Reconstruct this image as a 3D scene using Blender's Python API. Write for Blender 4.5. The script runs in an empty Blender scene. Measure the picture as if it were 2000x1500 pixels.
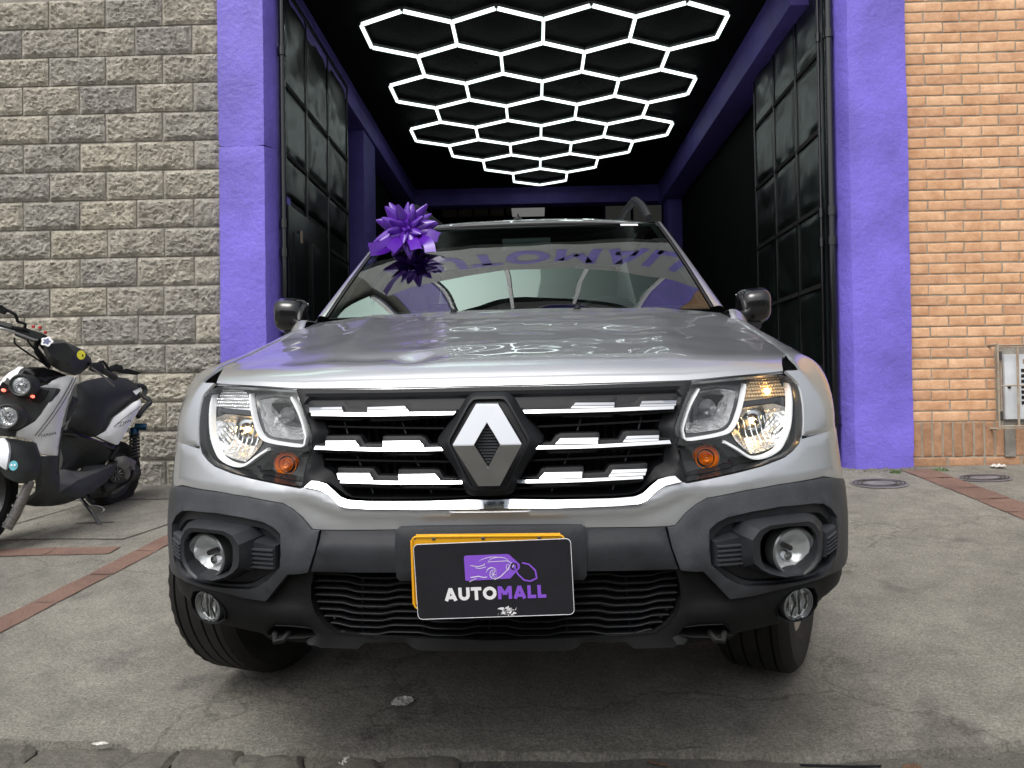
import bpy, bmesh, math, random
from mathutils import Vector, Matrix, geometry, noise
PI=math.pi
S=bpy.context.scene; COL=S.collection
# ---------------------------------------------------------------- camera
def cam_rows(yaw,pitch,roll):
    y,p,r=map(math.radians,(yaw,pitch,roll))
    f=Vector((-math.sin(y)*math.cos(p),math.cos(y)*math.cos(p),math.sin(p)))
    rt=Vector((math.cos(y),math.sin(y),0)); up=rt.cross(f)
    return math.cos(r)*rt-math.sin(r)*up, math.sin(r)*rt+math.cos(r)*up, f
cd=bpy.data.cameras.new('camera'); cam=bpy.data.objects.new('camera',cd); COL.objects.link(cam)
_r,_u,_f=cam_rows(1.68,0.62,0.86)
_m=Matrix((_r,_u,-_f)).transposed().to_4x4(); _m.translation=(0,0,.56); cam.matrix_world=_m
cd.sensor_width=36; cd.lens=1540/2000*36; cd.clip_start=.05; cd.clip_end=500
S.camera=cam
# ---------------------------------------------------------------- world, sun, exposure
W=bpy.data.worlds.new('World'); S.world=W; W.use_nodes=True
nt=W.node_tree; nt.nodes.clear()
sky=nt.nodes.new('ShaderNodeTexSky'); sky.sky_type='NISHITA'; sky.sun_disc=False
SUN_EL,SUN_ROT=58,205
sky.sun_elevation=math.radians(SUN_EL); sky.sun_rotation=math.radians(SUN_ROT); sky.air_density=1; sky.dust_density=6; sky.ozone_density=1
hs=nt.nodes.new('ShaderNodeHueSaturation'); hs.inputs['Saturation'].default_value=.28
bg=nt.nodes.new('ShaderNodeBackground'); bg.inputs['Strength'].default_value=.15
wo=nt.nodes.new('ShaderNodeOutputWorld')
nt.links.new(sky.outputs[0],hs.inputs['Color']); nt.links.new(hs.outputs[0],bg.inputs[0]); nt.links.new(bg.outputs[0],wo.inputs[0])
sl=bpy.data.lights.new('sun','SUN'); sl.energy=.8; sl.angle=math.radians(28); sl.color=(1,.97,.93)
so=bpy.data.objects.new('sun',sl); COL.objects.link(so)
_a=math.radians(SUN_ROT); _e=math.radians(SUN_EL)
sd=Vector((math.sin(_a)*math.cos(_e),math.cos(_a)*math.cos(_e),math.sin(_e)))
so.rotation_euler=sd.to_track_quat('Z','Y').to_euler()
S.view_settings.view_transform='Standard'; S.view_settings.look='None'; S.view_settings.gamma=1
S.view_settings.use_curve_mapping=False; S.view_settings.exposure=.42
S.render.engine='CYCLES'
rnd=random.Random(7)
# ---------------------------------------------------------------- materials
def lk(m,a,b): m.node_tree.links.new(a,b)
def mat(name,col,rough=.5,metal=0,coat=0,coat_r=.03,var=0,vscale=3,bump=0,bscale=40,bdetail=4,emit=None,estr=0,spec=.5,col2=None,speck=0,coord='Object',flat=1,ridge=False,rvar=0):
    m=bpy.data.materials.new(name); m.use_nodes=True; n=m.node_tree.nodes; b=n['Principled BSDF']
    b.inputs['Base Color'].default_value=(*col,1); b.inputs['Roughness'].default_value=rough; b.inputs['Metallic'].default_value=metal
    b.inputs['Coat Weight'].default_value=coat; b.inputs['Coat Roughness'].default_value=coat_r; b.inputs['Specular IOR Level'].default_value=spec
    if emit: b.inputs['Emission Color'].default_value=(*emit,1); b.inputs['Emission Strength'].default_value=estr
    tc=n.new('ShaderNodeTexCoord'); out=tc.outputs[coord]
    if var or col2 or rvar:
        nz=n.new('ShaderNodeTexNoise'); nz.inputs['Scale'].default_value=vscale; nz.inputs['Detail'].default_value=8; nz.inputs['Roughness'].default_value=.6
        lk(m,out,nz.inputs['Vector'])
        rp=n.new('ShaderNodeValToRGB'); rp.color_ramp.elements[0].position=.32; rp.color_ramp.elements[1].position=.68
        c2=col2 or tuple(c*(1+var) for c in col); c1=tuple(c*(1-var) for c in col) if not col2 else col
        rp.color_ramp.elements[0].color=(*c1,1); rp.color_ramp.elements[1].color=(*c2,1)
        lk(m,nz.outputs['Fac'],rp.inputs[0]); last=rp.outputs[0]
        if speck:
            n2=n.new('ShaderNodeTexNoise'); n2.inputs['Scale'].default_value=vscale*30; n2.inputs['Detail'].default_value=3; lk(m,out,n2.inputs['Vector'])
            mr=n.new('ShaderNodeMapRange'); mr.inputs[1].default_value=.3; mr.inputs[2].default_value=.7; mr.inputs[3].default_value=1-speck; mr.inputs[4].default_value=1+speck
            lk(m,n2.outputs['Fac'],mr.inputs[0])
            mx=n.new('ShaderNodeMix'); mx.data_type='RGBA'; mx.blend_type='MULTIPLY'; mx.inputs['Factor'].default_value=1
            lk(m,last,mx.inputs['A']); lk(m,mr.outputs[0],mx.inputs['B']); last=mx.outputs['Result']
        lk(m,last,b.inputs['Base Color'])
        if rvar:
            mr2=n.new('ShaderNodeMapRange'); mr2.inputs[3].default_value=rough-rvar; mr2.inputs[4].default_value=rough+rvar; lk(m,nz.outputs['Fac'],mr2.inputs[0]); lk(m,mr2.outputs[0],b.inputs['Roughness'])
    if bump:
        nb=n.new('ShaderNodeTexNoise'); nb.inputs['Scale'].default_value=bscale; nb.inputs['Detail'].default_value=bdetail; nb.inputs['Roughness'].default_value=.62
        lk(m,out,nb.inputs['Vector'])
        bp=n.new('ShaderNodeBump'); bp.inputs['Strength'].default_value=1; bp.inputs['Distance'].default_value=bump
        lk(m,nb.outputs['Fac'],bp.inputs['Height']); lk(m,bp.outputs[0],b.inputs['Normal'])
    return m
def glass(name,tint,ior=1.5,rough=0,bump=0,bscale=8):
    m=bpy.data.materials.new(name); m.use_nodes=True; n=m.node_tree.nodes; n.clear()
    o=n.new('ShaderNodeOutputMaterial'); mx=n.new('ShaderNodeMixShader'); t=n.new('ShaderNodeBsdfTransparent'); g=n.new('ShaderNodeBsdfGlossy'); f=n.new('ShaderNodeFresnel')
    t.inputs[0].default_value=(*tint,1); g.inputs['Roughness'].default_value=rough; f.inputs[0].default_value=ior; g.inputs[0].default_value=(.95,1,.99,1)
    geo=n.new('ShaderNodeNewGeometry'); fm=n.new('ShaderNodeMapRange'); fm.inputs[3].default_value=ior; fm.inputs[4].default_value=1/ior
    lk(m,geo.outputs['Backfacing'],fm.inputs[0]); lk(m,fm.outputs[0],f.inputs['IOR'])
    lk(m,f.outputs[0],mx.inputs[0]); lk(m,t.outputs[0],mx.inputs[1]); lk(m,g.outputs[0],mx.inputs[2]); lk(m,mx.outputs[0],o.inputs[0])
    if bump:
        tc=n.new('ShaderNodeTexCoord'); nb=n.new('ShaderNodeTexNoise'); nb.inputs['Scale'].default_value=bscale; lk(m,tc.outputs['Object'],nb.inputs['Vector'])
        bp=n.new('ShaderNodeBump'); bp.inputs['Distance'].default_value=bump; lk(m,nb.outputs['Fac'],bp.inputs['Height']); lk(m,bp.outputs[0],g.inputs['Normal']); lk(m,bp.outputs[0],f.inputs['Normal'])
    return m
M={}
M['silver']=mat('silver_paint',(.55,.57,.59),.30,.72,1,.008,var=.03,vscale=900,spec=.5)
M['clad']=mat('grey_plastic',(.036,.039,.045),.45,spec=.45,var=.22,vscale=14,speck=.25,bump=.0004,bscale=900,rvar=.06)
M['clad2']=mat('darker_grey_plastic',(.021,.023,.027),.42,spec=.4,var=.22,vscale=14,speck=.25,bump=.0004,bscale=900,rvar=.06)
M['cladblk']=mat('dark_plastic',(.007,.0075,.008),.55,spec=.25,var=.25,vscale=6,bump=.0004,bscale=700)
M['blk']=mat('black_plastic',(.010,.011,.013),.55,spec=.28,var=.1,vscale=8,bump=.0003,bscale=600)
M['void']=mat('deep_black',(.004,.004,.004),.8)
M['gloss']=mat('gloss_black',(.006,.006,.007),.2,coat=.5,coat_r=.06,var=.2,vscale=8)
M['chrome']=mat('chrome',(.62,.64,.66),.08,1)
M['chromef']=mat('reflector',(.9,.91,.92),.22,.85,bump=.003,bscale=70,bdetail=1)
M['lampblk']=mat('lamp_housing',(.02,.021,.023),.25,coat=.5)
M['lampgrey']=mat('lamp_bezel',(.30,.31,.32),.3,.7)
M['guide']=mat('light_guide',(.88,.90,.92),.25,0,coat=1)
M['amber']=mat('amber_lens',(.70,.17,.01),.2,coat=1,bump=.001,bscale=120,bdetail=0)
M['amberw']=mat('amber_white_pattern',(.75,.55,.32),.2,.5,coat=1)
M['bulb']=mat('bulb_warm',(1,.75,.4),.3,emit=(1,.62,.25),estr=14)
M['fogref']=mat('fog_reflector',(.88,.9,.9),.28,.55,bump=.003,bscale=45,bdetail=1)
M['lens']=glass('lamp_glass',(.97,.98,.98),1.45)
M['shield']=glass('windscreen_glass',(.38,.47,.44),2.1,bump=.004,bscale=1.6)
M['sideglass']=glass('side_glass',(.08,.10,.1),1.5)
M['tyre']=mat('tyre_rubber',(.014,.0135,.013),.68,spec=.3,var=.3,vscale=12,bump=.0006,bscale=300)
M['rim']=mat('rim_metal',(.35,.35,.36),.3,.9)
M['yellow']=mat('plate_yellow',(.85,.42,.01),.35,coat=.5)
M['sign']=mat('sign_black',(.012,.012,.017),.3,coat=.3,var=.15,vscale=20,speck=.2)
M['white']=mat('white_print',(.8,.8,.82),.4)
M['purp']=mat('purple_print',(.24,.09,.62),.4)
M['seam']=mat('rubber',(.01,.01,.01),.5)
M['seatf']=mat('seat_fabric',(.035,.036,.04),.8,bump=.001,bscale=300)
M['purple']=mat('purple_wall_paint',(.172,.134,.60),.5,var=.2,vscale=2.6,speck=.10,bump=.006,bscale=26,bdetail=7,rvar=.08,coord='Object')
M['purpled']=mat('purple_paint_shaded',(.10,.075,.36),.6,var=.2,vscale=3,bump=.004,bscale=20)  # wall purple with the garage's interior shade put into the colour
M['black']=mat('black_wall_paint',(.003,.0035,.0035),.8,spec=.2,var=.3,vscale=3,bump=.003,bscale=30)
M['ceil']=mat('black_ceiling_paint',(.0016,.0016,.0016),.75,spec=.15,bump=.006,bscale=60)
M['gate']=mat('gate_black_enamel',(.008,.012,.011),.30,coat=.10,coat_r=.18,var=.2,vscale=2,bump=.0025,bscale=7,bdetail=1)
M['block']=None
M['mortar']=mat('grey_mortar',(.26,.245,.215),.9,var=.2,vscale=9,bump=.006,bscale=70)
M['mortar2']=mat('brick_mortar',(.31,.27,.21),.9,var=.2,vscale=9,bump=.004,bscale=90)
M['led']=mat('led_tube',(.9,.95,.95),.3,emit=(.86,1,.96),estr=1.7)
M['alu']=mat('tube_channel',(.35,.36,.37),.4,.7)
M['bow']=mat('purple_satin_ribbon',(.085,.010,.32),.33,coat=.25,coat_r=.2,spec=.6)
M['silverp']=mat('scooter_white_paint',(.92,.93,.94),.3,.0,1,.05,var=.06,vscale=6)
M['mblk']=mat('matt_black_plastic',(.028,.031,.031),.5,var=.1,vscale=8)
M['sseat']=mat('vinyl_seat',(.026,.029,.031),.5,var=.08,vscale=9,bump=.0008,bscale=250)
M['dgrey']=mat('floor_rubber',(.07,.072,.075),.6,var=.2,vscale=20,bump=.001,bscale=150)
M['alloy']=mat('cast_alloy',(.22,.21,.2),.45,.7,var=.3,vscale=25,bump=.001,bscale=150)
M['eng']=mat('engine_dark',(.05,.05,.05),.5,.3,var=.4,vscale=25,bump=.002,bscale=100)
M['blue']=mat('blue_anodised',(.008,.05,.11),.35,.6)
M['red']=mat('red_anodised',(.5,.03,.03),.35,.3)
M['redled']=mat('red_led',(1,.2,.15),.4,emit=(1,.15,.1),estr=2)
M['dirt']=mat('dark_joint',(.05,.046,.04),.95,bump=.003,bscale=80,var=.3,vscale=15)
M['tile']=mat('red_tile',(.125,.075,.058),.9,col2=(.19,.115,.088),vscale=5,speck=.3,bump=.003,bscale=110)
M['galv']=mat('cream_bar_paint',(.42,.39,.32),.5,col2=(.3,.2,.13),vscale=16,bump=.001,bscale=90)
M['boxw']=mat('white_meter_panel',(.62,.65,.68),.45,var=.06,vscale=8,bump=.002,bscale=12)
M['paper']=mat('paper',(.55,.54,.5),.8,var=.2,vscale=60)
M['leaf']=mat('dry_leaf',(.10,.055,.03),.8,var=.3,vscale=50)
M['grass']=mat('grass',(.06,.13,.02),.6,var=.3,vscale=30)
# split-face block and clay brick: tone varies from piece to piece
def piece_mat(name,c1,c2,c3,rough,vscale,bump,bscale,dark=None):
    m=mat(name,c1,rough,bump=bump,bscale=bscale,bdetail=8); n=m.node_tree.nodes; b=n['Principled BSDF']
    oi=n.new('ShaderNodeObjectInfo'); tc=n.new('ShaderNodeTexCoord')
    va=n.new('ShaderNodeVectorMath'); va.operation='ADD'; lk(m,tc.outputs['Object'],va.inputs[0]); 
    cb=n.new('ShaderNodeCombineXYZ'); ml=n.new('ShaderNodeMath'); ml.operation='MULTIPLY'; ml.inputs[1].default_value=57; lk(m,oi.outputs['Random'],ml.inputs[0])
    for i in range(3): lk(m,ml.outputs[0],cb.inputs[i])
    lk(m,cb.outputs[0],va.inputs[1])
    nz=n.new('ShaderNodeTexNoise'); nz.inputs['Scale'].default_value=vscale; nz.inputs['Detail'].default_value=9; nz.inputs['Roughness'].default_value=.65; lk(m,va.outputs[0],nz.inputs['Vector'])
    rp=n.new('ShaderNodeValToRGB'); e=rp.color_ramp.elements; e[0].position=.3; e[0].color=(*c1,1); e[1].position=.7; e[1].color=(*c2,1); lk(m,nz.outputs['Fac'],rp.inputs[0])
    rr=n.new('ShaderNodeValToRGB'); e=rr.color_ramp.elements; e[0].color=(*c3[0],1); e[1].color=(*c3[1],1)
    if len(c3)>2:
        q=rr.color_ramp.elements.new(.5); q.color=(*c3[2],1)
    lk(m,oi.outputs['Random'],rr.inputs[0])
    mx=n.new('ShaderNodeMix'); mx.data_type='RGBA'; mx.blend_type='MULTIPLY'; mx.inputs['Factor'].default_value=1
    lk(m,rp.outputs[0],mx.inputs['A']); lk(m,rr.outputs[0],mx.inputs['B']); lk(m,mx.outputs['Result'],b.inputs['Base Color'])
    for nd in n:
        if nd.bl_idname=='ShaderNodeTexNoise' and nd!=nz: lk(m,va.outputs[0],nd.inputs['Vector'])
    return m
M['block']=piece_mat('split_face_block',(.25,.235,.20),(.54,.515,.455),((.82,.82,.84),(1.1,1.08,1.0),(1,.98,.95)),.95,14,.03,40)
M['brick']=piece_mat('clay_brick',(.50,.285,.165),(.74,.50,.33),((.90,.80,.74),(1.14,1.10,1.04),(1.02,.92,.80)),.85,11,.004,60)
M['brickd']=piece_mat('weathered_brick',(.30,.17,.10),(.55,.33,.20),((.85,.8,.75),(1.05,1.02,1.0)),.9,12,.006,50)
# ground: worn concrete
def ground_mat(name,c1,c2,scale=1.0,dark=.5,bump=.006):
    m=mat(name,c1,.88); n=m.node_tree.nodes; b=n['Principled BSDF']; tc=n.new('ShaderNodeTexCoord')
    def nz(sc,det=8,ro=.65,w=None):
        q=n.new('ShaderNodeTexNoise'); q.inputs['Scale'].default_value=sc; q.inputs['Detail'].default_value=det; q.inputs['Roughness'].default_value=ro; lk(m,w or tc.outputs['Object'],q.inputs['Vector']); return q
    def ramp(src,a,bb,ca,cb_):
        r=n.new('ShaderNodeValToRGB'); r.color_ramp.elements[0].position=a; r.color_ramp.elements[1].position=bb
        r.color_ramp.elements[0].color=(*ca,1); r.color_ramp.elements[1].color=(*cb_,1); lk(m,src,r.inputs[0]); return r
    def mul(a,bb,f=1,mode='MULTIPLY'):
        x=n.new('ShaderNodeMix'); x.data_type='RGBA'; x.blend_type=mode; x.inputs['Factor'].default_value=f; lk(m,a,x.inputs['A']); lk(m,bb,x.inputs['B']); return x.outputs['Result']
    big=ramp(nz(1.1*scale,6).outputs['Fac'],.3,.72,c1,c2)
    mid=ramp(nz(9*scale,8,.7).outputs['Fac'],.3,.7,(.78,.78,.78),(1.2,1.2,1.18))
    fine=ramp(nz(130*scale,5,.8).outputs['Fac'],.3,.72,(.40,.39,.37),(1.62,1.62,1.6))
    mp=n.new('ShaderNodeMapping'); mp.inputs['Scale'].default_value=(18,75,1); mp.inputs['Rotation'].default_value=(0,0,.2); lk(m,tc.outputs['Object'],mp.inputs['Vector'])
    st=ramp(nz(4.0,6,.7,mp.outputs[0]).outputs['Fac'],.35,.68,(.72,.72,.7),(1.28,1.28,1.25))
    c=mul(mul(mul(big.outputs[0],mid.outputs[0]),fine.outputs[0],.95),st.outputs[0],.9)
    # stains
    s1=ramp(nz(3.3*scale,3,.5).outputs['Fac'],.60,.68,(1,1,1),(.62,.60,.63)); c=mul(c,s1.outputs[0],.8)
    # thin cracks
    wv=nz(2.2,5,.6); add=n.new('ShaderNodeMix'); add.data_type='RGBA'; add.inputs['Factor'].default_value=.35; lk(m,tc.outputs['Object'],add.inputs['A']); lk(m,wv.outputs['Color'],add.inputs['B'])
    vo=n.new('ShaderNodeTexVoronoi'); vo.feature='DISTANCE_TO_EDGE'; vo.inputs['Scale'].default_value=1.0; lk(m,add.outputs['Result'],vo.inputs['Vector'])
    cr=ramp(vo.outputs['Distance'],.0,.006,(.35,.33,.3),(1,1,1)); c=mul(c,cr.outputs[0],.55)
    lk(m,c,b.inputs['Base Color'])
    h=nz(120*scale,6,.8); h2=nz(26*scale,6,.7)
    b1=n.new('ShaderNodeBump'); b1.inputs['Distance'].default_value=bump; lk(m,h.outputs['Fac'],b1.inputs['Height'])
    b2=n.new('ShaderNodeBump'); b2.inputs['Distance'].default_value=bump*1.6; lk(m,h2.outputs['Fac'],b2.inputs['Height']); lk(m,b1.outputs[0],b2.inputs['Normal']); lk(m,b2.outputs[0],b.inputs['Normal'])
    return m
M['conc']=ground_mat('worn_concrete',(.178,.170,.152),(.268,.258,.232))
M['conc2']=ground_mat('rough_concrete',(.17,.16,.135),(.28,.265,.23),1.6,bump=.009)
M['road']=ground_mat('road_concrete',(.13,.125,.115),(.21,.20,.18),1.3,bump=.009)
M['kerb']=ground_mat('kerb_stone',(.18,.17,.152),(.30,.288,.255),2.2,bump=.012)
# ---------------------------------------------------------------- object helpers
def link(name,me,m=None,parent=None,smooth=True,ang=35):
    if m is not None and len(me.materials)==0: me.materials.append(M[m] if isinstance(m,str) else m)
    if smooth and len(me.polygons):
        me.polygons.foreach_set('use_smooth',[True]*len(me.polygons))
        try: me.set_sharp_from_angle(angle=math.radians(ang))
        except Exception: pass
    o=bpy.data.objects.new(name,me); COL.objects.link(o)
    if parent: o.parent=parent
    return o
def mesh(v,f,name='m',fix=True):
    me=bpy.data.meshes.new(name); me.from_pydata([tuple(p) for p in v],[],f); 
    if fix:
        bm=bmesh.new(); bm.from_mesh(me); bmesh.ops.recalc_face_normals(bm,faces=bm.faces); bm.to_mesh(me); bm.free()
    me.update(); return me
def obj(name,v,f,m,parent=None,smooth=True,ang=35): return link(name,mesh(v,f,name),m,parent,smooth,ang)
def thing(name,label,cat,loc=(0,0,0),group=None):
    o=bpy.data.objects.new(name,None); COL.objects.link(o); o.location=loc; o['label']=label; o['category']=cat
    if group: o['group']=group
    return o
def tag(o,label,cat,group=None):
    o['label']=label; o['category']=cat
    if group:o['group']=group
    return o
def struct(o): o['kind']='structure'; return o
class MB:
    def __init__(s): s.v=[]; s.f=[]
    def add(s,v,f):
        n=len(s.v); s.v+= [Vector(p) for p in v]; s.f+=[tuple(i+n for i in q) for q in f]; return s
    def box(s,x0,x1,y0,y1,z0,z1,b=0):
        v=[(x0,y0,z0),(x1,y0,z0),(x1,y1,z0),(x0,y1,z0),(x0,y0,z1),(x1,y0,z1),(x1,y1,z1),(x0,y1,z1)]
        return s.add(v,[(0,3,2,1),(4,5,6,7),(0,1,5,4),(1,2,6,5),(2,3,7,6),(3,0,4,7)])
    def tube(s,pts,r,n=10,cap=True):
        pts=[Vector(p) for p in pts]; rs=r if isinstance(r,(list,tuple)) else [r]*len(pts); v=[];f=[]
        prev=None
        for i,p in enumerate(pts):
            t=(pts[min(i+1,len(pts)-1)]-pts[max(i-1,0)]).normalized()
            a=prev if prev is not None else (Vector((0,0,1)) if abs(t.z)<.9 else Vector((1,0,0)))
            a=(a-t*a.dot(t)); a=a.normalized() if a.length>1e-6 else t.orthogonal().normalized(); b=t.cross(a); prev=a
            for k in range(n):
                c=2*PI*k/n; v.append(p+(a*math.cos(c)+b*math.sin(c))*rs[i])
        for i in range(len(pts)-1):
            for k in range(n): f.append((i*n+k,i*n+(k+1)%n,(i+1)*n+(k+1)%n,(i+1)*n+k))
        if cap: f.append(tuple(range(n))[::-1]); f.append(tuple(range((len(pts)-1)*n,len(pts)*n)))
        return s.add(v,f)
    def lathe(s,prof,c,ax,n=32,cap=True):
        c=Vector(c); ax=Vector(ax).normalized(); a=ax.orthogonal().normalized(); b=ax.cross(a); v=[];f=[]
        for r,h in prof:
            for k in range(n):
                t=2*PI*k/n; v.append(c+ax*h+(a*math.cos(t)+b*math.sin(t))*max(r,1e-5))
        for i in range(len(prof)-1):
            for k in range(n): f.append((i*n+k,i*n+(k+1)%n,(i+1)*n+(k+1)%n,(i+1)*n+k))
        return s.add(v,f)
    def build(s,name,m,parent=None,smooth=True,ang=35): return obj(name,s.v,s.f,m,parent,smooth,ang)
def box(name,x0,x1,y0,y1,z0,z1,m,parent=None): return MB().box(x0,x1,y0,y1,z0,z1).build(name,m,parent,False)
def bevbox(name,x0,x1,y0,y1,z0,z1,m,parent=None,b=.01,seg=2):
    me=mesh(*[(q.v,q.f) for q in [MB().box(x0,x1,y0,y1,z0,z1)]][0],name)
    bm=bmesh.new(); bm.from_mesh(me); bmesh.ops.bevel(bm,geom=bm.edges[:],offset=b,segments=seg,affect='EDGES',profile=.6); bm.to_mesh(me); bm.free()
    return link(name,me,m,parent,True,40)
def spline(pts,n=6,closed=False):
    P=[Vector(p) for p in pts]; N=len(P); out=[]
    rng=range(N if closed else N-1)
    for i in rng:
        a=P[(i-1)%N] if closed else P[max(i-1,0)]; b=P[i]; c=P[(i+1)%N]; d=P[(i+2)%N] if closed else P[min(i+2,N-1)]
        for k in range(n):
            u=k/n; out.append(.5*((2*b)+(-a+c)*u+(2*a-5*b+4*c-d)*u*u+(-a+3*b-3*c+d)*u**3))
    if not closed: out.append(P[-1])
    return out
def gridmesh(nu,nv,fn,us=None,vs=None):
    v=[];f=[]
    for j in range(nv+1):
        for i in range(nu+1):
            u=us[i] if us else i/nu; w=vs[j] if vs else j/nv
            v.append(fn(u,w))
    for j in range(nv):
        for i in range(nu): a=j*(nu+1)+i; f.append((a,a+1,a+nu+2,a+nu+1))
    return v,f
def solid(v,f,d):  # give a sheet thickness d (vector)
    n=len(v); d=Vector(d); V=[Vector(p) for p in v]+[Vector(p)+d for p in v]
    cnt={}
    for q in f:
        for i in range(len(q)):
            e=(q[i],q[(i+1)%len(q)]); cnt[tuple(sorted(e))]=cnt.get(tuple(sorted(e)),[])+[e]
    F=list(f)+[tuple(i+n for i in reversed(q)) for q in f]
    for k,es in cnt.items():
        if len(es)==1: a,b=es[0]; F.append((b,a,a+n,b+n))
    return V,F
def inpoly(x,y,P):
    c=False; j=len(P)-1
    for i in range(len(P)):
        xi,yi=P[i];xj,yj=P[j]
        if (yi>y)!=(yj>y) and x<(xj-xi)*(y-yi)/(yj-yi+1e-12)+xi: c=not c
        j=i
    return c
def segd(x,y,P):
    best=1e9
    for i in range(len(P)):
        ax,ay=P[i];bx,by=P[(i+1)%len(P)]; dx,dy=bx-ax,by-ay; l=dx*dx+dy*dy
        t=0 if l==0 else max(0,min(1,((x-ax)*dx+(y-ay)*dy)/l)); best=min(best,(x-ax-dx*t)**2+(y-ay-dy*t)**2)
    return math.sqrt(best)
def dens(P,res):
    o=[]
    for i in range(len(P)):
        a=P[i];b=P[(i+1)%len(P)]; n=max(1,int(math.hypot(b[0]-a[0],b[1]-a[1])/res))
        for k in range(n): o.append((a[0]+(b[0]-a[0])*k/n,a[1]+(b[1]-a[1])*k/n))
    return o
def cdt(poly,res,holes=()):
    loops=[dens(poly,res)]+[dens(h,res) for h in holes]
    v=[];e=[];
    for L in loops:
        n=len(v); v+=[Vector(p) for p in L]; e+=[(n+i,n+(i+1)%len(L)) for i in range(len(L))]
    nb=len(v)
    xs=[p[0] for p in poly];ys=[p[1] for p in poly]
    y=min(ys)+res*.5;row=0
    while y<max(ys):
        x=min(xs)+(res*.5 if row%2 else 0)
        while x<max(xs):
            if inpoly(x,y,poly) and not any(inpoly(x,y,h) for h in holes):
                if min(segd(x,y,poly),*[segd(x,y,h) for h in holes],9)>res*.45: v.append(Vector((x,y)))
            x+=res
        y+=res*.87;row+=1
    r=geometry.delaunay_2d_cdt(v,e,[],0,1e-6,True)
    V,F=r[0],r[2]; orig=r[3]
    out=[]
    for t in F:
        cx=sum(V[i].x for i in t)/3; cy=sum(V[i].y for i in t)/3
        if inpoly(cx,cy,poly) and not any(inpoly(cx,cy,h) for h in holes): out.append(tuple(t))
    isb=[any(k<nb for k in orig[i]) for i in range(len(V))]
    return [(p.x,p.y) for p in V],out,isb
# ---------------------------------------------------------------- car fascia surface: (s along the plan curve, z) -> car space
PLAN=[(0,0),(.2,.004),(.4,.024),(.55,.052),(.66,.09),(.745,.142),(.80,.2),(.835,.275),(.855,.37),(.865,.5),(.869,.7),(.87,1.2)]
PROF=[(.15,.14),(.22,.09),(.28,.05),(.36,.022),(.45,.005),(.55,0),(.63,.002),(.70,.014),(.78,.034),(.86,.055),(.93,.08),(1.0,.125),(1.06,.2)]
def _cr(p,t):
    # catmull-rom through list p, t in [0,len-1]
    n=len(p)-1; i=min(max(int(t),0),n-1); u=t-i
    a=p[max(i-1,0)];b=p[i];c=p[i+1];d=p[min(i+2,n)]
    return tuple(.5*((2*b[k])+(-a[k]+c[k])*u+(2*a[k]-5*b[k]+4*c[k]-d[k])*u*u+(-a[k]+3*b[k]-3*c[k]+d[k])*u**3) for k in range(2))
_fine=[]
for _i in range(400):
    _t=_i/399*(len(PLAN)-1); _fine.append(_cr(PLAN,_t))
_S=[0]
for _a,_b in zip(_fine,_fine[1:]): _S.append(_S[-1]+math.hypot(_b[0]-_a[0],_b[1]-_a[1]))
def plan(s):
    sg=1 if s>=0 else -1; s=abs(s)
    lo,hi=0,len(_S)-2
    while lo<hi:
        m=(lo+hi+1)//2
        if _S[m]<=s: lo=m
        else: hi=m-1
    i=lo; u=(s-_S[i])/(_S[i+1]-_S[i]); a=_fine[i];b=_fine[i+1]
    x=a[0]+(b[0]-a[0])*u;y=a[1]+(b[1]-a[1])*u
    # smoothed tangent
    j0=max(i-6,0);j1=min(i+7,len(_fine)-1)
    tx,ty=_fine[j1][0]-_fine[j0][0],_fine[j1][1]-_fine[j0][1]
    if i<6: ty*= (i+u)/6.
    l=math.hypot(tx,ty);tx/=l;ty/=l
    return sg*x,y,sg*ty,-tx   # outward normal (nx,ny)
def lerp(tab,x):
    if x<=tab[0][0]: return tab[0][1]
    for a,b in zip(tab,tab[1:]):
        if x<=b[0]:
            u=(x-a[0])/(b[0]-a[0]); return a[1]+(b[1]-a[1])*u
    return tab[-1][1]
_ptab=[]
for _i in range(200):
    _ptab.append(_cr(PROF,_i/199*(len(PROF)-1)))
def fas(s,z,off=0.0):
    x,y,nx,ny=plan(s)
    w=min(1,max(0,(abs(s)-.62)/.5)); w=w*w*(3-2*w)
    q=lerp(_ptab,z)*(1-.62*w)-off
    return (x-nx*q,y-ny*q,z)
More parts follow.
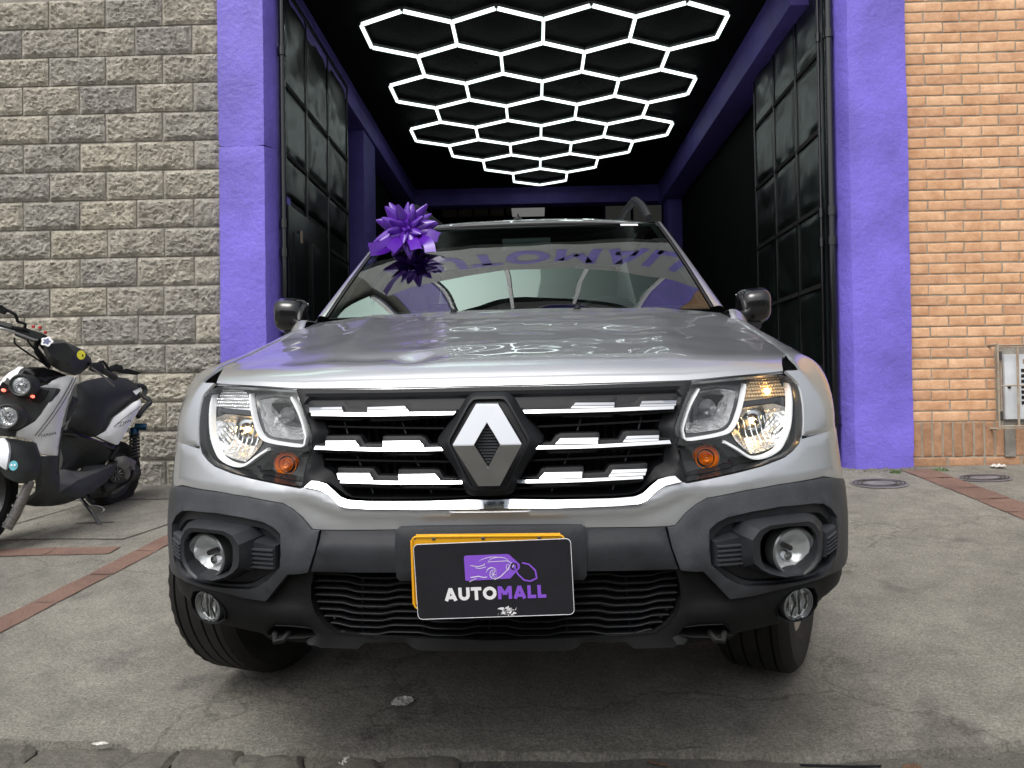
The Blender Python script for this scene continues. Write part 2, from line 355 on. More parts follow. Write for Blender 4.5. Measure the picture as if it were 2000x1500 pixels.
CT={
 'lens':[(0.4635,0.9566),(0.4993,0.9595),(0.538,0.9622),(0.5892,0.9649),(0.6408,0.9664),(0.7154,0.9642),(0.7499,0.9578),(0.7654,0.9458),(0.7648,0.9252),(0.7586,0.8946),(0.749,0.8624),(0.7375,0.8347),(0.7235,0.8155),(0.6991,0.8012),(0.6715,0.7893),(0.6104,0.7759),(0.5489,0.766),(0.4787,0.7561),(0.4273,0.7497),(0.4239,0.7584),(0.4171,0.797),(0.4105,0.828),(0.4095,0.8609),(0.418,0.882),(0.4398,0.9202)],
 'guide_in':[(0.4855,0.9409),(0.4569,0.9051),(0.4357,0.8622),(0.4345,0.8465),(0.4409,0.8334),(0.482,0.8358),(0.5287,0.8418),(0.5512,0.8498),(0.5693,0.869),(0.5882,0.9003),(0.6145,0.9467)],
 'guide_out':[(0.7919,0.9434),(0.7827,0.9122),(0.7661,0.8712),(0.7503,0.8431),(0.7252,0.8159),(0.6895,0.802),(0.6466,0.7907),(0.6133,0.7858),(0.5884,0.7902),(0.5615,0.8075),(0.5309,0.8249)],
 'park':[(0.6261,0.9453),(0.6571,0.9585),(0.7517,0.9565),(0.7531,0.9407),(0.7627,0.9299),(0.7475,0.916),(0.7223,0.913),(0.604,0.9087),(0.6102,0.9196)],
 'ref_out':[(0.5948,0.894),(0.6439,0.8979),(0.7001,0.8995),(0.7464,0.889),(0.7425,0.8601),(0.7223,0.8285),(0.6882,0.8082),(0.6367,0.7973),(0.6042,0.7933),(0.5771,0.8127),(0.5564,0.8376),(0.5777,0.8606)],
 'ref_out_c':[(0.6478,0.8601)],
 'ref_in':[(0.4806,0.9341),(0.5371,0.9393),(0.5891,0.9324),(0.5718,0.8969),(0.5509,0.8618),(0.5298,0.8507),(0.4675,0.8453),(0.4422,0.8462),(0.4485,0.8736),(0.4659,0.9048)],
 'ref_in_c':[(0.5195,0.894)],
 'turn':[(0.4252,0.8178),(0.483,0.8214),(0.5112,0.8153),(0.524,0.8088),(0.536,0.7945),(0.5489,0.7801),(0.5462,0.7695),(0.4917,0.7615),(0.4568,0.7573),(0.4351,0.7524),(0.4284,0.77)],
 'turn_c':[(0.4921,0.7928)],
 'bar1':[(0.0734,0.9096),(0.1713,0.9097),(0.2784,0.9099),(0.4113,0.9117)],
 'bar1b':[(0.0789,0.9016),(0.1709,0.9012),(0.2753,0.9008),(0.4066,0.9022)],
 'b1A':[(0.1913,0.9231),(0.2781,0.9214)],
 'b1Ab':[(0.1781,0.9107),(0.2755,0.9093)],
 'b1B':[(0.3399,0.9224),(0.4186,0.9218)],
 'b1Bb':[(0.3317,0.9098),(0.4135,0.9101)],
 'bar2':[(0.0999,0.8352),(0.1684,0.8348),(0.2354,0.8349),(0.3924,0.8392)],
 'bar2b':[(0.1009,0.8271),(0.1682,0.8265),(0.235,0.8268),(0.3951,0.8305)],
 'b2A':[(0.1545,0.8495),(0.2372,0.849)],
 'b2Ab':[(0.1419,0.837),(0.235,0.8355)],
 'b2B':[(0.301,0.8504),(0.3707,0.8503)],
 'b2Bb':[(0.2889,0.8372),(0.3679,0.8377)],
 'bar3':[(0.0593,0.7656),(0.1269,0.7652),(0.1968,0.7653),(0.3287,0.7671)],
 'bar3b':[(0.0581,0.7579),(0.1267,0.7577),(0.1965,0.758),(0.3283,0.7608)],
 'b3A':[(0.1185,0.7794),(0.199,0.7792)],
 'b3Ab':[(0.1062,0.767),(0.1973,0.7663)],
 'b3B':[(0.2657,0.7816),(0.3397,0.7814)],
 'b3Bb':[(0.2539,0.7669),(0.3332,0.7676)],
 'back1':[(0.0584,0.9193),(0.1446,0.9176),(0.177,0.9191),(0.1842,0.9254),(0.1939,0.9294),(0.2869,0.9303),(0.282,0.9154),(0.3247,0.9164),(0.3377,0.9289),(0.345,0.9319),(0.4349,0.9325),(0.4152,0.8942),(0.3131,0.8898),(0.2768,0.8941),(0.2718,0.8882),(0.1665,0.8903),(0.1575,0.8927),(0.0851,0.8941)],
 'back2':[(0.0975,0.8371),(0.1333,0.8379),(0.1449,0.8522),(0.1562,0.8567),(0.2415,0.8564),(0.2428,0.8404),(0.2846,0.8407),(0.2946,0.856),(0.3039,0.8579),(0.3767,0.8571),(0.3776,0.8416),(0.4015,0.8387),(0.4015,0.8258),(0.3714,0.8204),(0.2362,0.8203),(0.2271,0.8158),(0.1282,0.8152),(0.1206,0.8217),(0.0995,0.8221)],
 'back3':[(0.0543,0.7645),(0.1006,0.768),(0.112,0.7836),(0.1231,0.7856),(0.2032,0.7861),(0.2037,0.7723),(0.2495,0.7732),(0.2614,0.7877),(0.2703,0.7885),(0.3442,0.7893),(0.3435,0.7787),(0.3327,0.7538),(0.3213,0.75),(0.2437,0.7492),(0.1973,0.7515),(0.1905,0.747),(0.0914,0.7467),(0.0827,0.7525),(0.0553,0.7529)],
 'smile':[(0.0476,0.7255),(0.1346,0.723),(0.2655,0.7226),(0.3095,0.7248),(0.3276,0.731),(0.344,0.7441),(0.3628,0.7581),(0.3856,0.7635),(0.3992,0.7641)],
 'smileb':[(0.0473,0.7046),(0.1341,0.7042),(0.2646,0.7053),(0.3172,0.7078),(0.3353,0.7151),(0.3519,0.7312),(0.3727,0.743),(0.3977,0.7473),(0.4141,0.7494)],
 'opening':[(0.0493,0.8991),(0.1619,0.8915),(0.2768,0.8941),(0.3992,0.8969),(0.3858,0.88),(0.3772,0.8631),(0.3864,0.837),(0.3881,0.8156),(0.3825,0.788),(0.3638,0.7802),(0.3489,0.7617),(0.3293,0.7371),(0.3109,0.7272),(0.2667,0.7255),(0.1348,0.7265),(0.0473,0.7284)],
 'frame':[(0.0494,0.9582),(0.2359,0.9575),(0.3534,0.9583),(0.465,0.9599),(0.4367,0.913),(0.412,0.8641),(0.4078,0.8449),(0.4156,0.8017),(0.422,0.7716),(0.4255,0.7472),(0.3993,0.7451),(0.3741,0.7397),(0.3531,0.7279),(0.332,0.7118),(0.2654,0.7025),(0.047,0.7037)],
 'groove':[(0.0653,0.9422),(0.2347,0.9424),(0.442,0.9442)],
 'housing':[(0.0373,0.9468),(0.051,0.9357),(0.0748,0.8993),(0.0948,0.8744),(0.1163,0.8446),(0.1006,0.8222),(0.0765,0.7902),(0.0575,0.7551),(0.0506,0.7392),(0.0389,0.7323)],
 'rim':[(0.0322,0.9354),(0.0417,0.9262),(0.0847,0.8494),(0.0402,0.762),(0.0329,0.7542)],
 'silver_low':[(0.0801,0.6674),(0.1355,0.6674),(0.1945,0.6659),(0.2017,0.6618),(0.2645,0.6604),(0.3202,0.6592),(0.3744,0.6585),(0.3952,0.6598),(0.4196,0.6846),(0.444,0.7021),(0.4683,0.7139),(0.5579,0.7249),(0.6472,0.7317),(0.7865,0.7333),(0.8256,0.7274),(1.0478,0.6794)],
 'fseam':[(0.7354,0.825),(0.7703,0.828),(0.8171,0.8327),(0.8687,0.8362)],
 'clad_low':[(0.4,0.5689),(0.4493,0.5625),(0.4801,0.53),(0.5117,0.4948),(0.568,0.4977),(0.6318,0.5062),(0.7193,0.5126),(0.7948,0.5135)],
 'clad_div':[(0.3763,0.6587),(0.3839,0.6165),(0.4,0.5689)],
 'cbar_low':[(0.0781,0.5737),(0.1333,0.573),(0.2032,0.5728),(0.2806,0.5711),(0.3963,0.5691)],
 'mount':[(0.1354,0.6708),(0.1937,0.669),(0.2026,0.6617),(0.2033,0.6258),(0.2013,0.5629),(0.1946,0.5556),(0.1327,0.5548)],
 'val_low':[(0.0546,0.393),(0.1636,0.3924),(0.1938,0.4073),(0.2125,0.408),(0.2879,0.4051),(0.3033,0.3927),(0.4261,0.3898),(0.5294,0.391),(0.5465,0.4049),(0.5945,0.4098),(0.7174,0.4212),(0.7574,0.4273),(0.786,0.454)],
 'low_open':[(0.0965,0.5708),(0.3955,0.5616),(0.4036,0.5326),(0.4055,0.5018),(0.3982,0.4711),(0.3778,0.4444),(0.3517,0.4256),(0.2801,0.42),(0.0927,0.4149)],
 'rec1':[(0.4649,0.6504),(0.4834,0.6643),(0.5084,0.6741),(0.5623,0.6819),(0.6338,0.6868),(0.7254,0.6841),(0.7582,0.6791),(0.7845,0.6641),(0.8045,0.6415),(0.8015,0.5946),(0.7939,0.5531),(0.7713,0.5328),(0.7411,0.5189),(0.6836,0.5174),(0.6172,0.5183),(0.5484,0.5221),(0.5286,0.5286),(0.4993,0.545),(0.4753,0.5686),(0.4658,0.577),(0.4616,0.6082)],
 'rec2':[(0.4823,0.6349),(0.4978,0.6491),(0.518,0.657),(0.5656,0.6613),(0.6381,0.6645),(0.721,0.6625),(0.7595,0.6565),(0.7793,0.6439),(0.7982,0.6246),(0.81,0.591),(0.8014,0.556),(0.7756,0.5379),(0.7465,0.5251),(0.6911,0.5214),(0.6297,0.5217),(0.5655,0.5269),(0.5417,0.5338),(0.5167,0.5485),(0.4938,0.5643),(0.4841,0.5744),(0.4796,0.6043)],
 'pod0':[(0.5271,0.6387),(0.548,0.6583),(0.5683,0.6635),(0.6417,0.6663),(0.708,0.6642),(0.7223,0.6592),(0.7424,0.6407),(0.7434,0.6136),(0.7425,0.5848),(0.738,0.558),(0.7149,0.5378),(0.688,0.5277),(0.6368,0.5311),(0.593,0.5401),(0.5677,0.5552),(0.535,0.5659),(0.527,0.5759),(0.5258,0.6069)],
 'pod1':[(0.5414,0.6333),(0.5581,0.6527),(0.581,0.6611),(0.6263,0.6621),(0.6726,0.6607),(0.6862,0.6545),(0.6996,0.6343),(0.7003,0.6158),(0.6996,0.5973),(0.6948,0.5746),(0.6786,0.5568),(0.6577,0.5459),(0.6123,0.5473),(0.5805,0.5571),(0.5585,0.57),(0.5447,0.5834),(0.5403,0.6005),(0.5404,0.617)],
 'pod2':[(0.5608,0.6275),(0.5694,0.6417),(0.5861,0.6507),(0.6253,0.6529),(0.67,0.6494),(0.6818,0.6433),(0.6926,0.6266),(0.6941,0.6124),(0.6939,0.5969),(0.6881,0.5775),(0.6756,0.5622),(0.6581,0.5507),(0.6156,0.5477),(0.5929,0.5557),(0.5738,0.567),(0.5628,0.5849),(0.5602,0.6004),(0.5599,0.614)],
 'foglens':[(0.6584,0.5895)],
 'foglens_e':[(0.7223,0.5805)],
 'ribblk':[(0.4717,0.6256),(0.5252,0.6351),(0.5549,0.6269),(0.5537,0.5722),(0.473,0.5718)],
 'rib2blk':[(0.7569,0.6156),(0.7987,0.6246),(0.7965,0.5757),(0.7561,0.5572)],
 'sfog_rec':[(0.6247,0.4575),(0.6297,0.4717),(0.6626,0.4945),(0.6961,0.4997),(0.7248,0.4925),(0.7386,0.4705),(0.738,0.4489),(0.7197,0.4307),(0.6898,0.4232),(0.6581,0.4265),(0.6298,0.4395)],
 'sfog_c':[(0.6899,0.4592)],
 'sfog_e':[(0.7456,0.4544)],
 'hook':[(0.4018,0.4152),(0.4113,0.432),(0.452,0.4347),(0.5041,0.4329),(0.5264,0.4167),(0.5251,0.4057),(0.4745,0.4035),(0.4328,0.4077)],
}
SC={
 'white':[(-2.495,4.13,0.685),(-2.47,4.18,0.674),(-2.467,4.18,0.66),(-2.487,4.17,0.614),(-2.503,4.16,0.559),(-2.518,4.15,0.483),(-2.527,4.13,0.407),(-2.531,4.12,0.337),(-2.534,4.11,0.262),(-2.546,4.05,0.269),(-2.555,4,0.279),(-2.562,3.99,0.306),(-2.568,3.98,0.336),(-2.575,3.97,0.352),(-2.594,3.93,0.365),(-2.615,3.9,0.38),(-2.608,3.9,0.403),(-2.583,3.93,0.425),(-2.557,3.96,0.449),(-2.535,3.98,0.487),(-2.518,4,0.532),(-2.518,4.04,0.574),(-2.518,4.08,0.619),(-2.537,4.04,0.622),(-2.561,4,0.625),(-2.534,4.05,0.654),(-2.519,4.1,0.674)],
 'white2':[(-2.656,3.98,0.732),(-2.637,4,0.729),(-2.646,3.96,0.694),(-2.659,3.93,0.654),(-2.683,3.93,0.676),(-2.699,3.9,0.628),(-2.722,3.88,0.578),(-2.75,3.86,0.514),(-2.788,3.87,0.515),(-2.778,3.9,0.578),(-2.749,3.92,0.625),(-2.726,3.94,0.656),(-2.691,3.96,0.703)],
 'darkmask':[(-2.563,4,0.625),(-2.499,4.05,0.619),(-2.511,4.02,0.56),(-2.542,4,0.492),(-2.564,3.97,0.449),(-2.596,3.95,0.424),(-2.622,3.92,0.402),(-2.623,3.91,0.38),(-2.648,3.9,0.378),(-2.713,3.88,0.385),(-2.771,3.87,0.417),(-2.778,3.87,0.502),(-2.729,3.89,0.578),(-2.705,3.91,0.624),(-2.684,3.93,0.673),(-2.661,3.93,0.655),(-2.637,3.95,0.686),(-2.599,3.97,0.68)],
 'vent':[(-2.561,4,0.614),(-2.522,4.03,0.606),(-2.532,4.01,0.562),(-2.55,4,0.539),(-2.577,3.98,0.547),(-2.585,3.98,0.579),(-2.577,3.98,0.603)],
 'vent2':[(-2.675,3.9,0.65),(-2.661,3.92,0.631),(-2.653,3.92,0.608),(-2.67,3.91,0.592),(-2.692,3.89,0.581),(-2.7,3.89,0.604)],
 'topblack':[(-2.628,3.98,0.728),(-2.605,4,0.732),(-2.572,4.05,0.729),(-2.546,4.1,0.716),(-2.51,4.15,0.688),(-2.522,4.1,0.671),(-2.536,4.03,0.642),(-2.561,4,0.626),(-2.554,3.97,0.661),(-2.573,3.95,0.693),(-2.61,3.94,0.693),(-2.631,3.93,0.681)],
 'cover':[(-2.565,4.06,0.866),(-2.557,4.08,0.878),(-2.515,4.14,0.873),(-2.48,4.2,0.843),(-2.473,4.26,0.8),(-2.469,4.26,0.778),(-2.467,4.22,0.748),(-2.48,4.17,0.713),(-2.496,4.14,0.702),(-2.513,4.1,0.712),(-2.531,4.07,0.731),(-2.541,4.04,0.762),(-2.561,4.04,0.815)],
 'cover_in':[(-2.519,4.02,0.837),(-2.446,4.08,0.848),(-2.452,4.16,0.803),(-2.45,4.12,0.744),(-2.467,4.04,0.753),(-2.493,4.01,0.788)],
 'shield_low':[(-2.554,4,0.27),(-2.54,4.12,0.26),(-2.538,4.12,0.205),(-2.541,4.12,0.06),(-2.517,4.16,0.042),(-2.503,4.25,0.017),(-2.542,4.2,-0.004),(-2.585,4.15,-0.01),(-2.582,4.08,-0.001),(-2.652,4,0.022),(-2.6,3.99,0.05),(-2.556,4,0.088),(-2.55,4,0.191)],
 'shield_back':[(-2.546,4.16,0.406),(-2.538,4.2,0.43),(-2.558,4.18,0.343),(-2.555,4.16,0.257),(-2.559,4.16,0.068),(-2.547,4.13,0.059),(-2.546,4.13,0.26),(-2.544,4.14,0.345)],
 'floor_side':[(-2.547,4.13,0.059),(-2.541,4.2,0.081),(-2.556,4.38,0.115),(-2.542,4.48,0.131),(-2.517,4.62,0.163),(-2.52,4.68,0.186),(-2.513,4.65,0.143),(-2.514,4.55,0.074),(-2.52,4.42,0.035),(-2.526,4.28,0.011),(-2.542,4.2,-0.004),(-2.579,4.14,-0.009)],
 'floor_top':[(-2.644,4.3,0.171),(-2.632,4.5,0.148),(-2.632,4.52,0.168),(-2.609,4.6,0.169),(-2.576,4.66,0.163),(-2.531,4.7,0.185),(-2.517,4.62,0.163),(-2.542,4.48,0.131),(-2.556,4.38,0.115),(-2.546,4.2,0.081),(-2.546,4.13,0.059)],
 'floor_ramp':[(-2.639,4.3,0.178),(-2.635,4.45,0.235),(-2.628,4.62,0.247),(-2.684,4.6,0.19),(-2.677,4.5,0.157),(-2.645,4.32,0.179)],
 'under_seat':[(-2.662,4.35,0.377),(-2.546,4.5,0.318),(-2.541,4.72,0.247),(-2.556,4.66,0.194),(-2.621,4.6,0.166),(-2.655,4.55,0.154),(-2.658,4.34,0.164)],
 'seat':[(-2.612,4.42,0.643),(-2.604,4.5,0.666),(-2.59,4.62,0.686),(-2.552,4.74,0.692),(-2.534,4.82,0.684),(-2.518,4.9,0.651),(-2.501,4.93,0.601),(-2.498,4.93,0.562),(-2.522,4.88,0.537),(-2.548,4.8,0.481),(-2.563,4.72,0.446),(-2.567,4.64,0.366),(-2.578,4.56,0.34),(-2.62,4.48,0.36),(-2.658,4.4,0.391),(-2.634,4.4,0.472),(-2.612,4.42,0.558)],
 'rear_panel':[(-2.568,4.54,0.341),(-2.544,4.6,0.369),(-2.53,4.66,0.446),(-2.497,4.72,0.49),(-2.479,4.8,0.535),(-2.46,4.84,0.552),(-2.45,4.84,0.516),(-2.47,4.78,0.435),(-2.487,4.72,0.356),(-2.513,4.68,0.284),(-2.517,4.66,0.282),(-2.551,4.58,0.319)],
 'panel_line':[(-2.531,4.65,0.389),(-2.487,4.7,0.444),(-2.445,4.82,0.511)],
 'inner_panel':[(-2.567,4.3,0.577),(-2.561,4.34,0.568),(-2.554,4.34,0.551),(-2.586,4.3,0.446),(-2.583,4.26,0.43),(-2.565,4.26,0.522)],
 'tube1':[(-2.656,4.34,0.372),(-2.632,4.4,0.364),(-2.58,4.55,0.305),(-2.539,4.7,0.254)],
 'tube2':[(-2.524,4.7,0.271),(-2.55,4.66,0.197)],
 'grab':[(-2.547,4.95,0.642),(-2.527,5,0.637),(-2.518,5.02,0.613),(-2.518,5,0.573),(-2.488,5,0.553),(-2.478,5,0.528),(-2.489,4.96,0.504),(-2.494,4.92,0.471),(-2.493,4.88,0.443)],
 'shock':[(-2.53,4.9,0.342),(-2.501,4.85,0.183)],
 'shock_top':[(-2.505,4.9,0.381),(-2.481,4.92,0.377)],
 'eng_case':[(-2.553,4.72,0.201),(-2.521,4.76,0.209),(-2.495,4.8,0.187),(-2.485,4.84,0.166),(-2.494,4.82,0.127),(-2.496,4.8,0.064),(-2.529,4.76,0.028),(-2.572,4.72,0.033),(-2.591,4.7,0.07),(-2.584,4.7,0.128)],
 'fan_c':[(-2.541,4.68,0.103),(-2.541,4.68,0.152)],
 'rear_c':[(-2.671,4.88,0.093)],
 'kick':[(-2.451,4.72,0.136),(-2.467,4.74,0.087),(-2.494,4.74,0.053),(-2.55,4.7,0.018),(-2.588,4.6,0.013)],
 'kick_pad':[(-2.455,4.7,0.149),(-2.425,4.7,0.149),(-2.426,4.7,0.129),(-2.449,4.7,0.126)],
 'stand':[(-2.586,4.4,0),(-2.498,4.36,-0.076),(-2.421,4.33,-0.163)],
 'wire':[(-2.531,4.42,-0.044),(-2.465,4.4,-0.052),(-2.439,4.38,-0.071),(-2.479,4.38,-0.103)],
 'stand_br':[(-2.603,4.45,0.032),(-2.526,4.43,-0.037)],
 'fork':[(-2.565,3.93,0.15),(-2.592,3.91,0.066),(-2.625,3.9,-0.014),(-2.656,3.88,-0.082)],
 'fender':[(-2.73,3.9,0.362),(-2.687,3.88,0.376),(-2.641,3.87,0.37),(-2.558,3.93,0.349),(-2.547,3.95,0.269),(-2.541,3.92,0.199),(-2.545,3.9,0.168),(-2.561,3.86,0.151),(-2.582,3.83,0.156),(-2.623,3.82,0.181),(-2.647,3.82,0.214),(-2.716,3.85,0.232)],
 'fender_w':[(-2.708,3.84,0.318),(-2.683,3.86,0.369),(-2.653,3.86,0.373),(-2.62,3.84,0.35),(-2.593,3.81,0.309),(-2.587,3.79,0.26),(-2.604,3.8,0.217),(-2.632,3.8,0.236),(-2.678,3.81,0.259)],
 'lamp1':[(-2.58,3.9,0.632),(-2.544,3.93,0.631)],
 'lamp2':[(-2.612,3.84,0.478),(-2.569,3.87,0.477)],
 'bar':[(-2.715,3.86,0.95),(-2.637,3.9,0.925),(-2.599,3.95,0.913),(-2.58,4.02,0.87),(-2.586,4.1,0.819),(-2.565,4.2,0.748),(-2.493,4.28,0.763),(-2.466,4.36,0.742),(-2.412,4.47,0.678)],
 'gripL':[(-2.724,3.85,0.953),(-2.637,3.9,0.925)],
 'gripR':[(-2.453,4.4,0.723),(-2.412,4.47,0.678)],
 'leverL':[(-2.678,3.84,0.923),(-2.629,3.86,0.91),(-2.553,3.94,0.868),(-2.542,3.96,0.867)],
 'leverR':[(-2.458,4.3,0.733),(-2.433,4.34,0.7),(-2.394,4.42,0.629)],
 'guardL':[(-2.667,3.86,1.032),(-2.65,3.88,1.013),(-2.616,3.9,0.991),(-2.618,3.92,0.958),(-2.592,3.94,0.947),(-2.607,3.95,0.921)],
 'mirL':[(-2.684,3.85,1.041),(-2.66,3.86,1.034),(-2.643,3.87,1.008),(-2.659,3.87,0.992),(-2.684,3.85,1.002)],
 'mirR':[(-2.436,4.45,0.744),(-2.411,4.47,0.758),(-2.391,4.5,0.752),(-2.382,4.5,0.727),(-2.379,4.52,0.734),(-2.322,4.6,0.711),(-2.342,4.58,0.698),(-2.387,4.5,0.707),(-2.411,4.47,0.718),(-2.436,4.45,0.713)],
 'mirR_arm':[(-2.461,4.36,0.752),(-2.448,4.4,0.771),(-2.433,4.42,0.737),(-2.431,4.44,0.72)],
 'switchL':[(-2.634,3.92,0.931),(-2.599,3.95,0.929),(-2.539,4,0.9),(-2.547,4,0.876),(-2.598,3.96,0.866),(-2.635,3.92,0.888)],
 'switchR':[(-2.462,4.3,0.759),(-2.443,4.36,0.765),(-2.436,4.37,0.731),(-2.453,4.33,0.708),(-2.463,4.28,0.72)],
 'cab1':[(-2.635,3.92,0.876),(-2.631,3.92,0.845),(-2.605,3.97,0.804),(-2.572,4.05,0.751),(-2.571,4.1,0.725)],
 'cab2':[(-2.591,3.95,0.866),(-2.584,4,0.821),(-2.562,4.06,0.776),(-2.567,4.1,0.729)],
 'cab3':[(-2.571,4,0.869),(-2.584,4.02,0.834),(-2.584,4.07,0.793),(-2.566,4.1,0.737)],
 'stem':[(-2.584,4.02,0.87),(-2.611,4.06,0.809),(-2.583,4.12,0.738)],
 'red':[(-2.571,3.97,0.934),(-2.542,3.98,0.93),(-2.526,4,0.906)],
 'flower':[(-2.501,4.02,0.847)],
 'alien':[(-2.43,4.15,0.788)],
 'skull':[(-2.563,3.84,0.231)],
 'stripe1':[(-2.475,4.17,0.671),(-2.502,4.13,0.573),(-2.525,4.04,0.459),(-2.566,3.985,0.369)],
 'stripe2':[(-2.483,4.16,0.674),(-2.512,4.12,0.579),(-2.532,4.03,0.468),(-2.576,3.975,0.373)],
 'yam':[(-2.555,3.99,0.364),(-2.532,4.07,0.374)],
 'zum':[(-2.51,4.66,0.383),(-2.463,4.72,0.408)],
 'seatlbl':[(-2.527,4.84,0.598),(-2.491,4.87,0.622),(-2.486,4.87,0.607),(-2.505,4.84,0.574)],
 'redl1':[(-2.559,3.97,0.571)],
 'redl2':[(-2.661,3.9,0.604)],
}
def sY(Y):
    lo,hi=0,2.2
    for _ in range(40):
        m=(lo+hi)/2
        if plan(m)[1]<Y: lo=m
        else: hi=m
    return lo
def sm(a,b,x): x=min(1,max(0,(x-a)/(b-a))); return x*x*(3-2*x)
def panel(name,poly,off,thick,m,parent,res=.016,relief=None,holes=(),edge=.0025,side=1,ang=30):
    P,F,isb=cdt(poly,res,holes); n=len(P); v=[];
    for (s,z),b in zip(P,isb):
        o=off+(relief(s,z) if relief else 0)-(edge if b else 0); v.append(fas(s*side,z,o))
    for (s,z) in P: v.append(fas(s*side,z,off-thick))
    cnt={}
    for t in F:
        for i in range(3):
            e=(t[i],t[(i+1)%3]); cnt.setdefault(tuple(sorted(e)),[]).append(e)
    G=list(F)
    for es in cnt.values():
        if len(es)==1: a,b=es[0]; G.append((b,a,a+n,b+n))
    used=set(i for q in G for i in q); mp={}; V=[]
    for i in sorted(used): mp[i]=len(V); V.append(v[i])
    return obj(name,V,[tuple(mp[i] for i in q) for q in G],m,parent,True,ang)
def loft(name,rings,m,parent,cap=True,side=1,ang=30,res=None,rel=None):
    v=[];f=[];n=len(rings[0][0])
    for R_ in rings:
        P,o=R_[:2]; dy=R_[2] if len(R_)>2 else 0
        for s,z in P: q=fas(s*side,z,o-(rel(s,z) if rel else 0)); v.append((q[0],q[1]+dy,q[2]))
    for i in range(len(rings)-1):
        for k in range(n): f.append((i*n+k,i*n+(k+1)%n,(i+1)*n+(k+1)%n,(i+1)*n+k))
    if cap:
        b=(len(rings)-1)*n
        for t in geometry.tessellate_polygon([[Vector((p[0],p[1],0)) for p in rings[-1][0]]]): f.append(tuple(b+i for i in t))
    return obj(name,v,f,m,parent,True,ang)
def shrink(P,k,c=None):
    if c is None: c=(sum(p[0] for p in P)/len(P),sum(p[1] for p in P)/len(P))
    return [(c[0]+(x-c[0])*k,c[1]+(z-c[1])*k) for x,z in P]
def inset(P,d):
    c=(sum(p[0] for p in P)/len(P),sum(p[1] for p in P)/len(P)); o=[]
    for x,z in P:
        l=math.hypot(x-c[0],z-c[1]); k=max(0,(l-d)/l) if l else 1; o.append((c[0]+(x-c[0])*k,c[1]+(z-c[1])*k))
    return o
def rs(P,n):  # resample an open polyline to n points
    L=[0]
    for a,b in zip(P,P[1:]): L.append(L[-1]+math.hypot(b[0]-a[0],b[1]-a[1]))
    o=[]
    for i in range(n):
        t=L[-1]*i/(n-1); k=max(j for j in range(len(L)-1) if L[j]<=t+1e-9); u=(t-L[k])/(L[k+1]-L[k]+1e-12)
        o.append((P[k][0]+(P[k+1][0]-P[k][0])*u,P[k][1]+(P[k+1][1]-P[k][1])*u))
    return o
def nring(P,n): 
    Q=P+[P[0]]; return rs(Q,n+1)[:-1]
def strip(name,top,bot,off,prof,m,parent,side=1,n=24,back=.02,ang=30):
    T=rs(top,n);B=rs(bot,n); v=[];f=[]
    pr=[(0,-back)]+list(prof)+[(1,-back)]; k=len(pr)
    for (a,b),(c,d) in zip(T,B):
        for t,o in pr: v.append(fas((a+(c-a)*t)*side,b+(d-b)*t,off+o))
    for i in range(n-1):
        for j in range(k-1): f.append((i*k+j,i*k+j+1,(i+1)*k+j+1,(i+1)*k+j))
    f.append(tuple(range(k))); f.append(tuple(range((n-1)*k,n*k)))
    return obj(name,v,f,m,parent,True,ang)
def ftube(name,P,off,r,m,parent,side=1,sp=5,n=10):
    Q=spline([(a,b,0) for a,b in P],sp); mb=MB().tube([fas(q.x*side,q.y,off) for q in Q],r,n); return mb.build(name,m,parent)
def fribbon(name,P,off,w,m,parent,side=1,sp=3):
    Q=[(q.x,q.y) for q in spline([(a,b,0) for a,b in P],sp)]; n=len(Q); v=[];f=[]
    for i,(a,b) in enumerate(Q):
        p=Q[max(i-1,0)];q=Q[min(i+1,n-1)]; tx,ty=q[0]-p[0],q[1]-p[1]; l=math.hypot(tx,ty); nx,ny=-ty/l,tx/l
        for k,o in ((-.5,-.012),(-.5,0),(-.3,.003),(.3,.003),(.5,0),(.5,-.012)): v.append(fas((a+nx*w*k)*side,b+ny*w*k,off+o))
    for i in range(n-1):
        for k in range(5): f.append((i*6+k,i*6+k+1,(i+1)*6+k+1,(i+1)*6+k))
    f+= [tuple(range(6)),tuple(range((n-1)*6,n*6))]
    return obj(name,v,f,m,parent,True,35)
def full(half): return [(s,z) for s,z in half]+[(-s,z) for s,z in reversed(half)]
# ================================================================ CAR
car=thing('silver_suv','silver compact SUV with dented bonnet and chrome diamond badge, parked nose-out in the purple gateway','car')
def carmat(cx,cy,cz,yaw,pitch,roll):
    y,p,r=map(math.radians,(yaw,pitch,roll))
    Rz=Matrix.Rotation(y,3,'Z'); Rx=Matrix.Rotation(p,3,'X'); Ry=Matrix.Rotation(-r,3,'Y')
    m=(Rz@Rx@Ry).to_4x4(); m.translation=(cx,cy,cz); return m
CARM=carmat(-.095,1.726,-.39,-1.7,5,.3); car.matrix_world=CARM
def cw(p): return CARM@Vector(p)
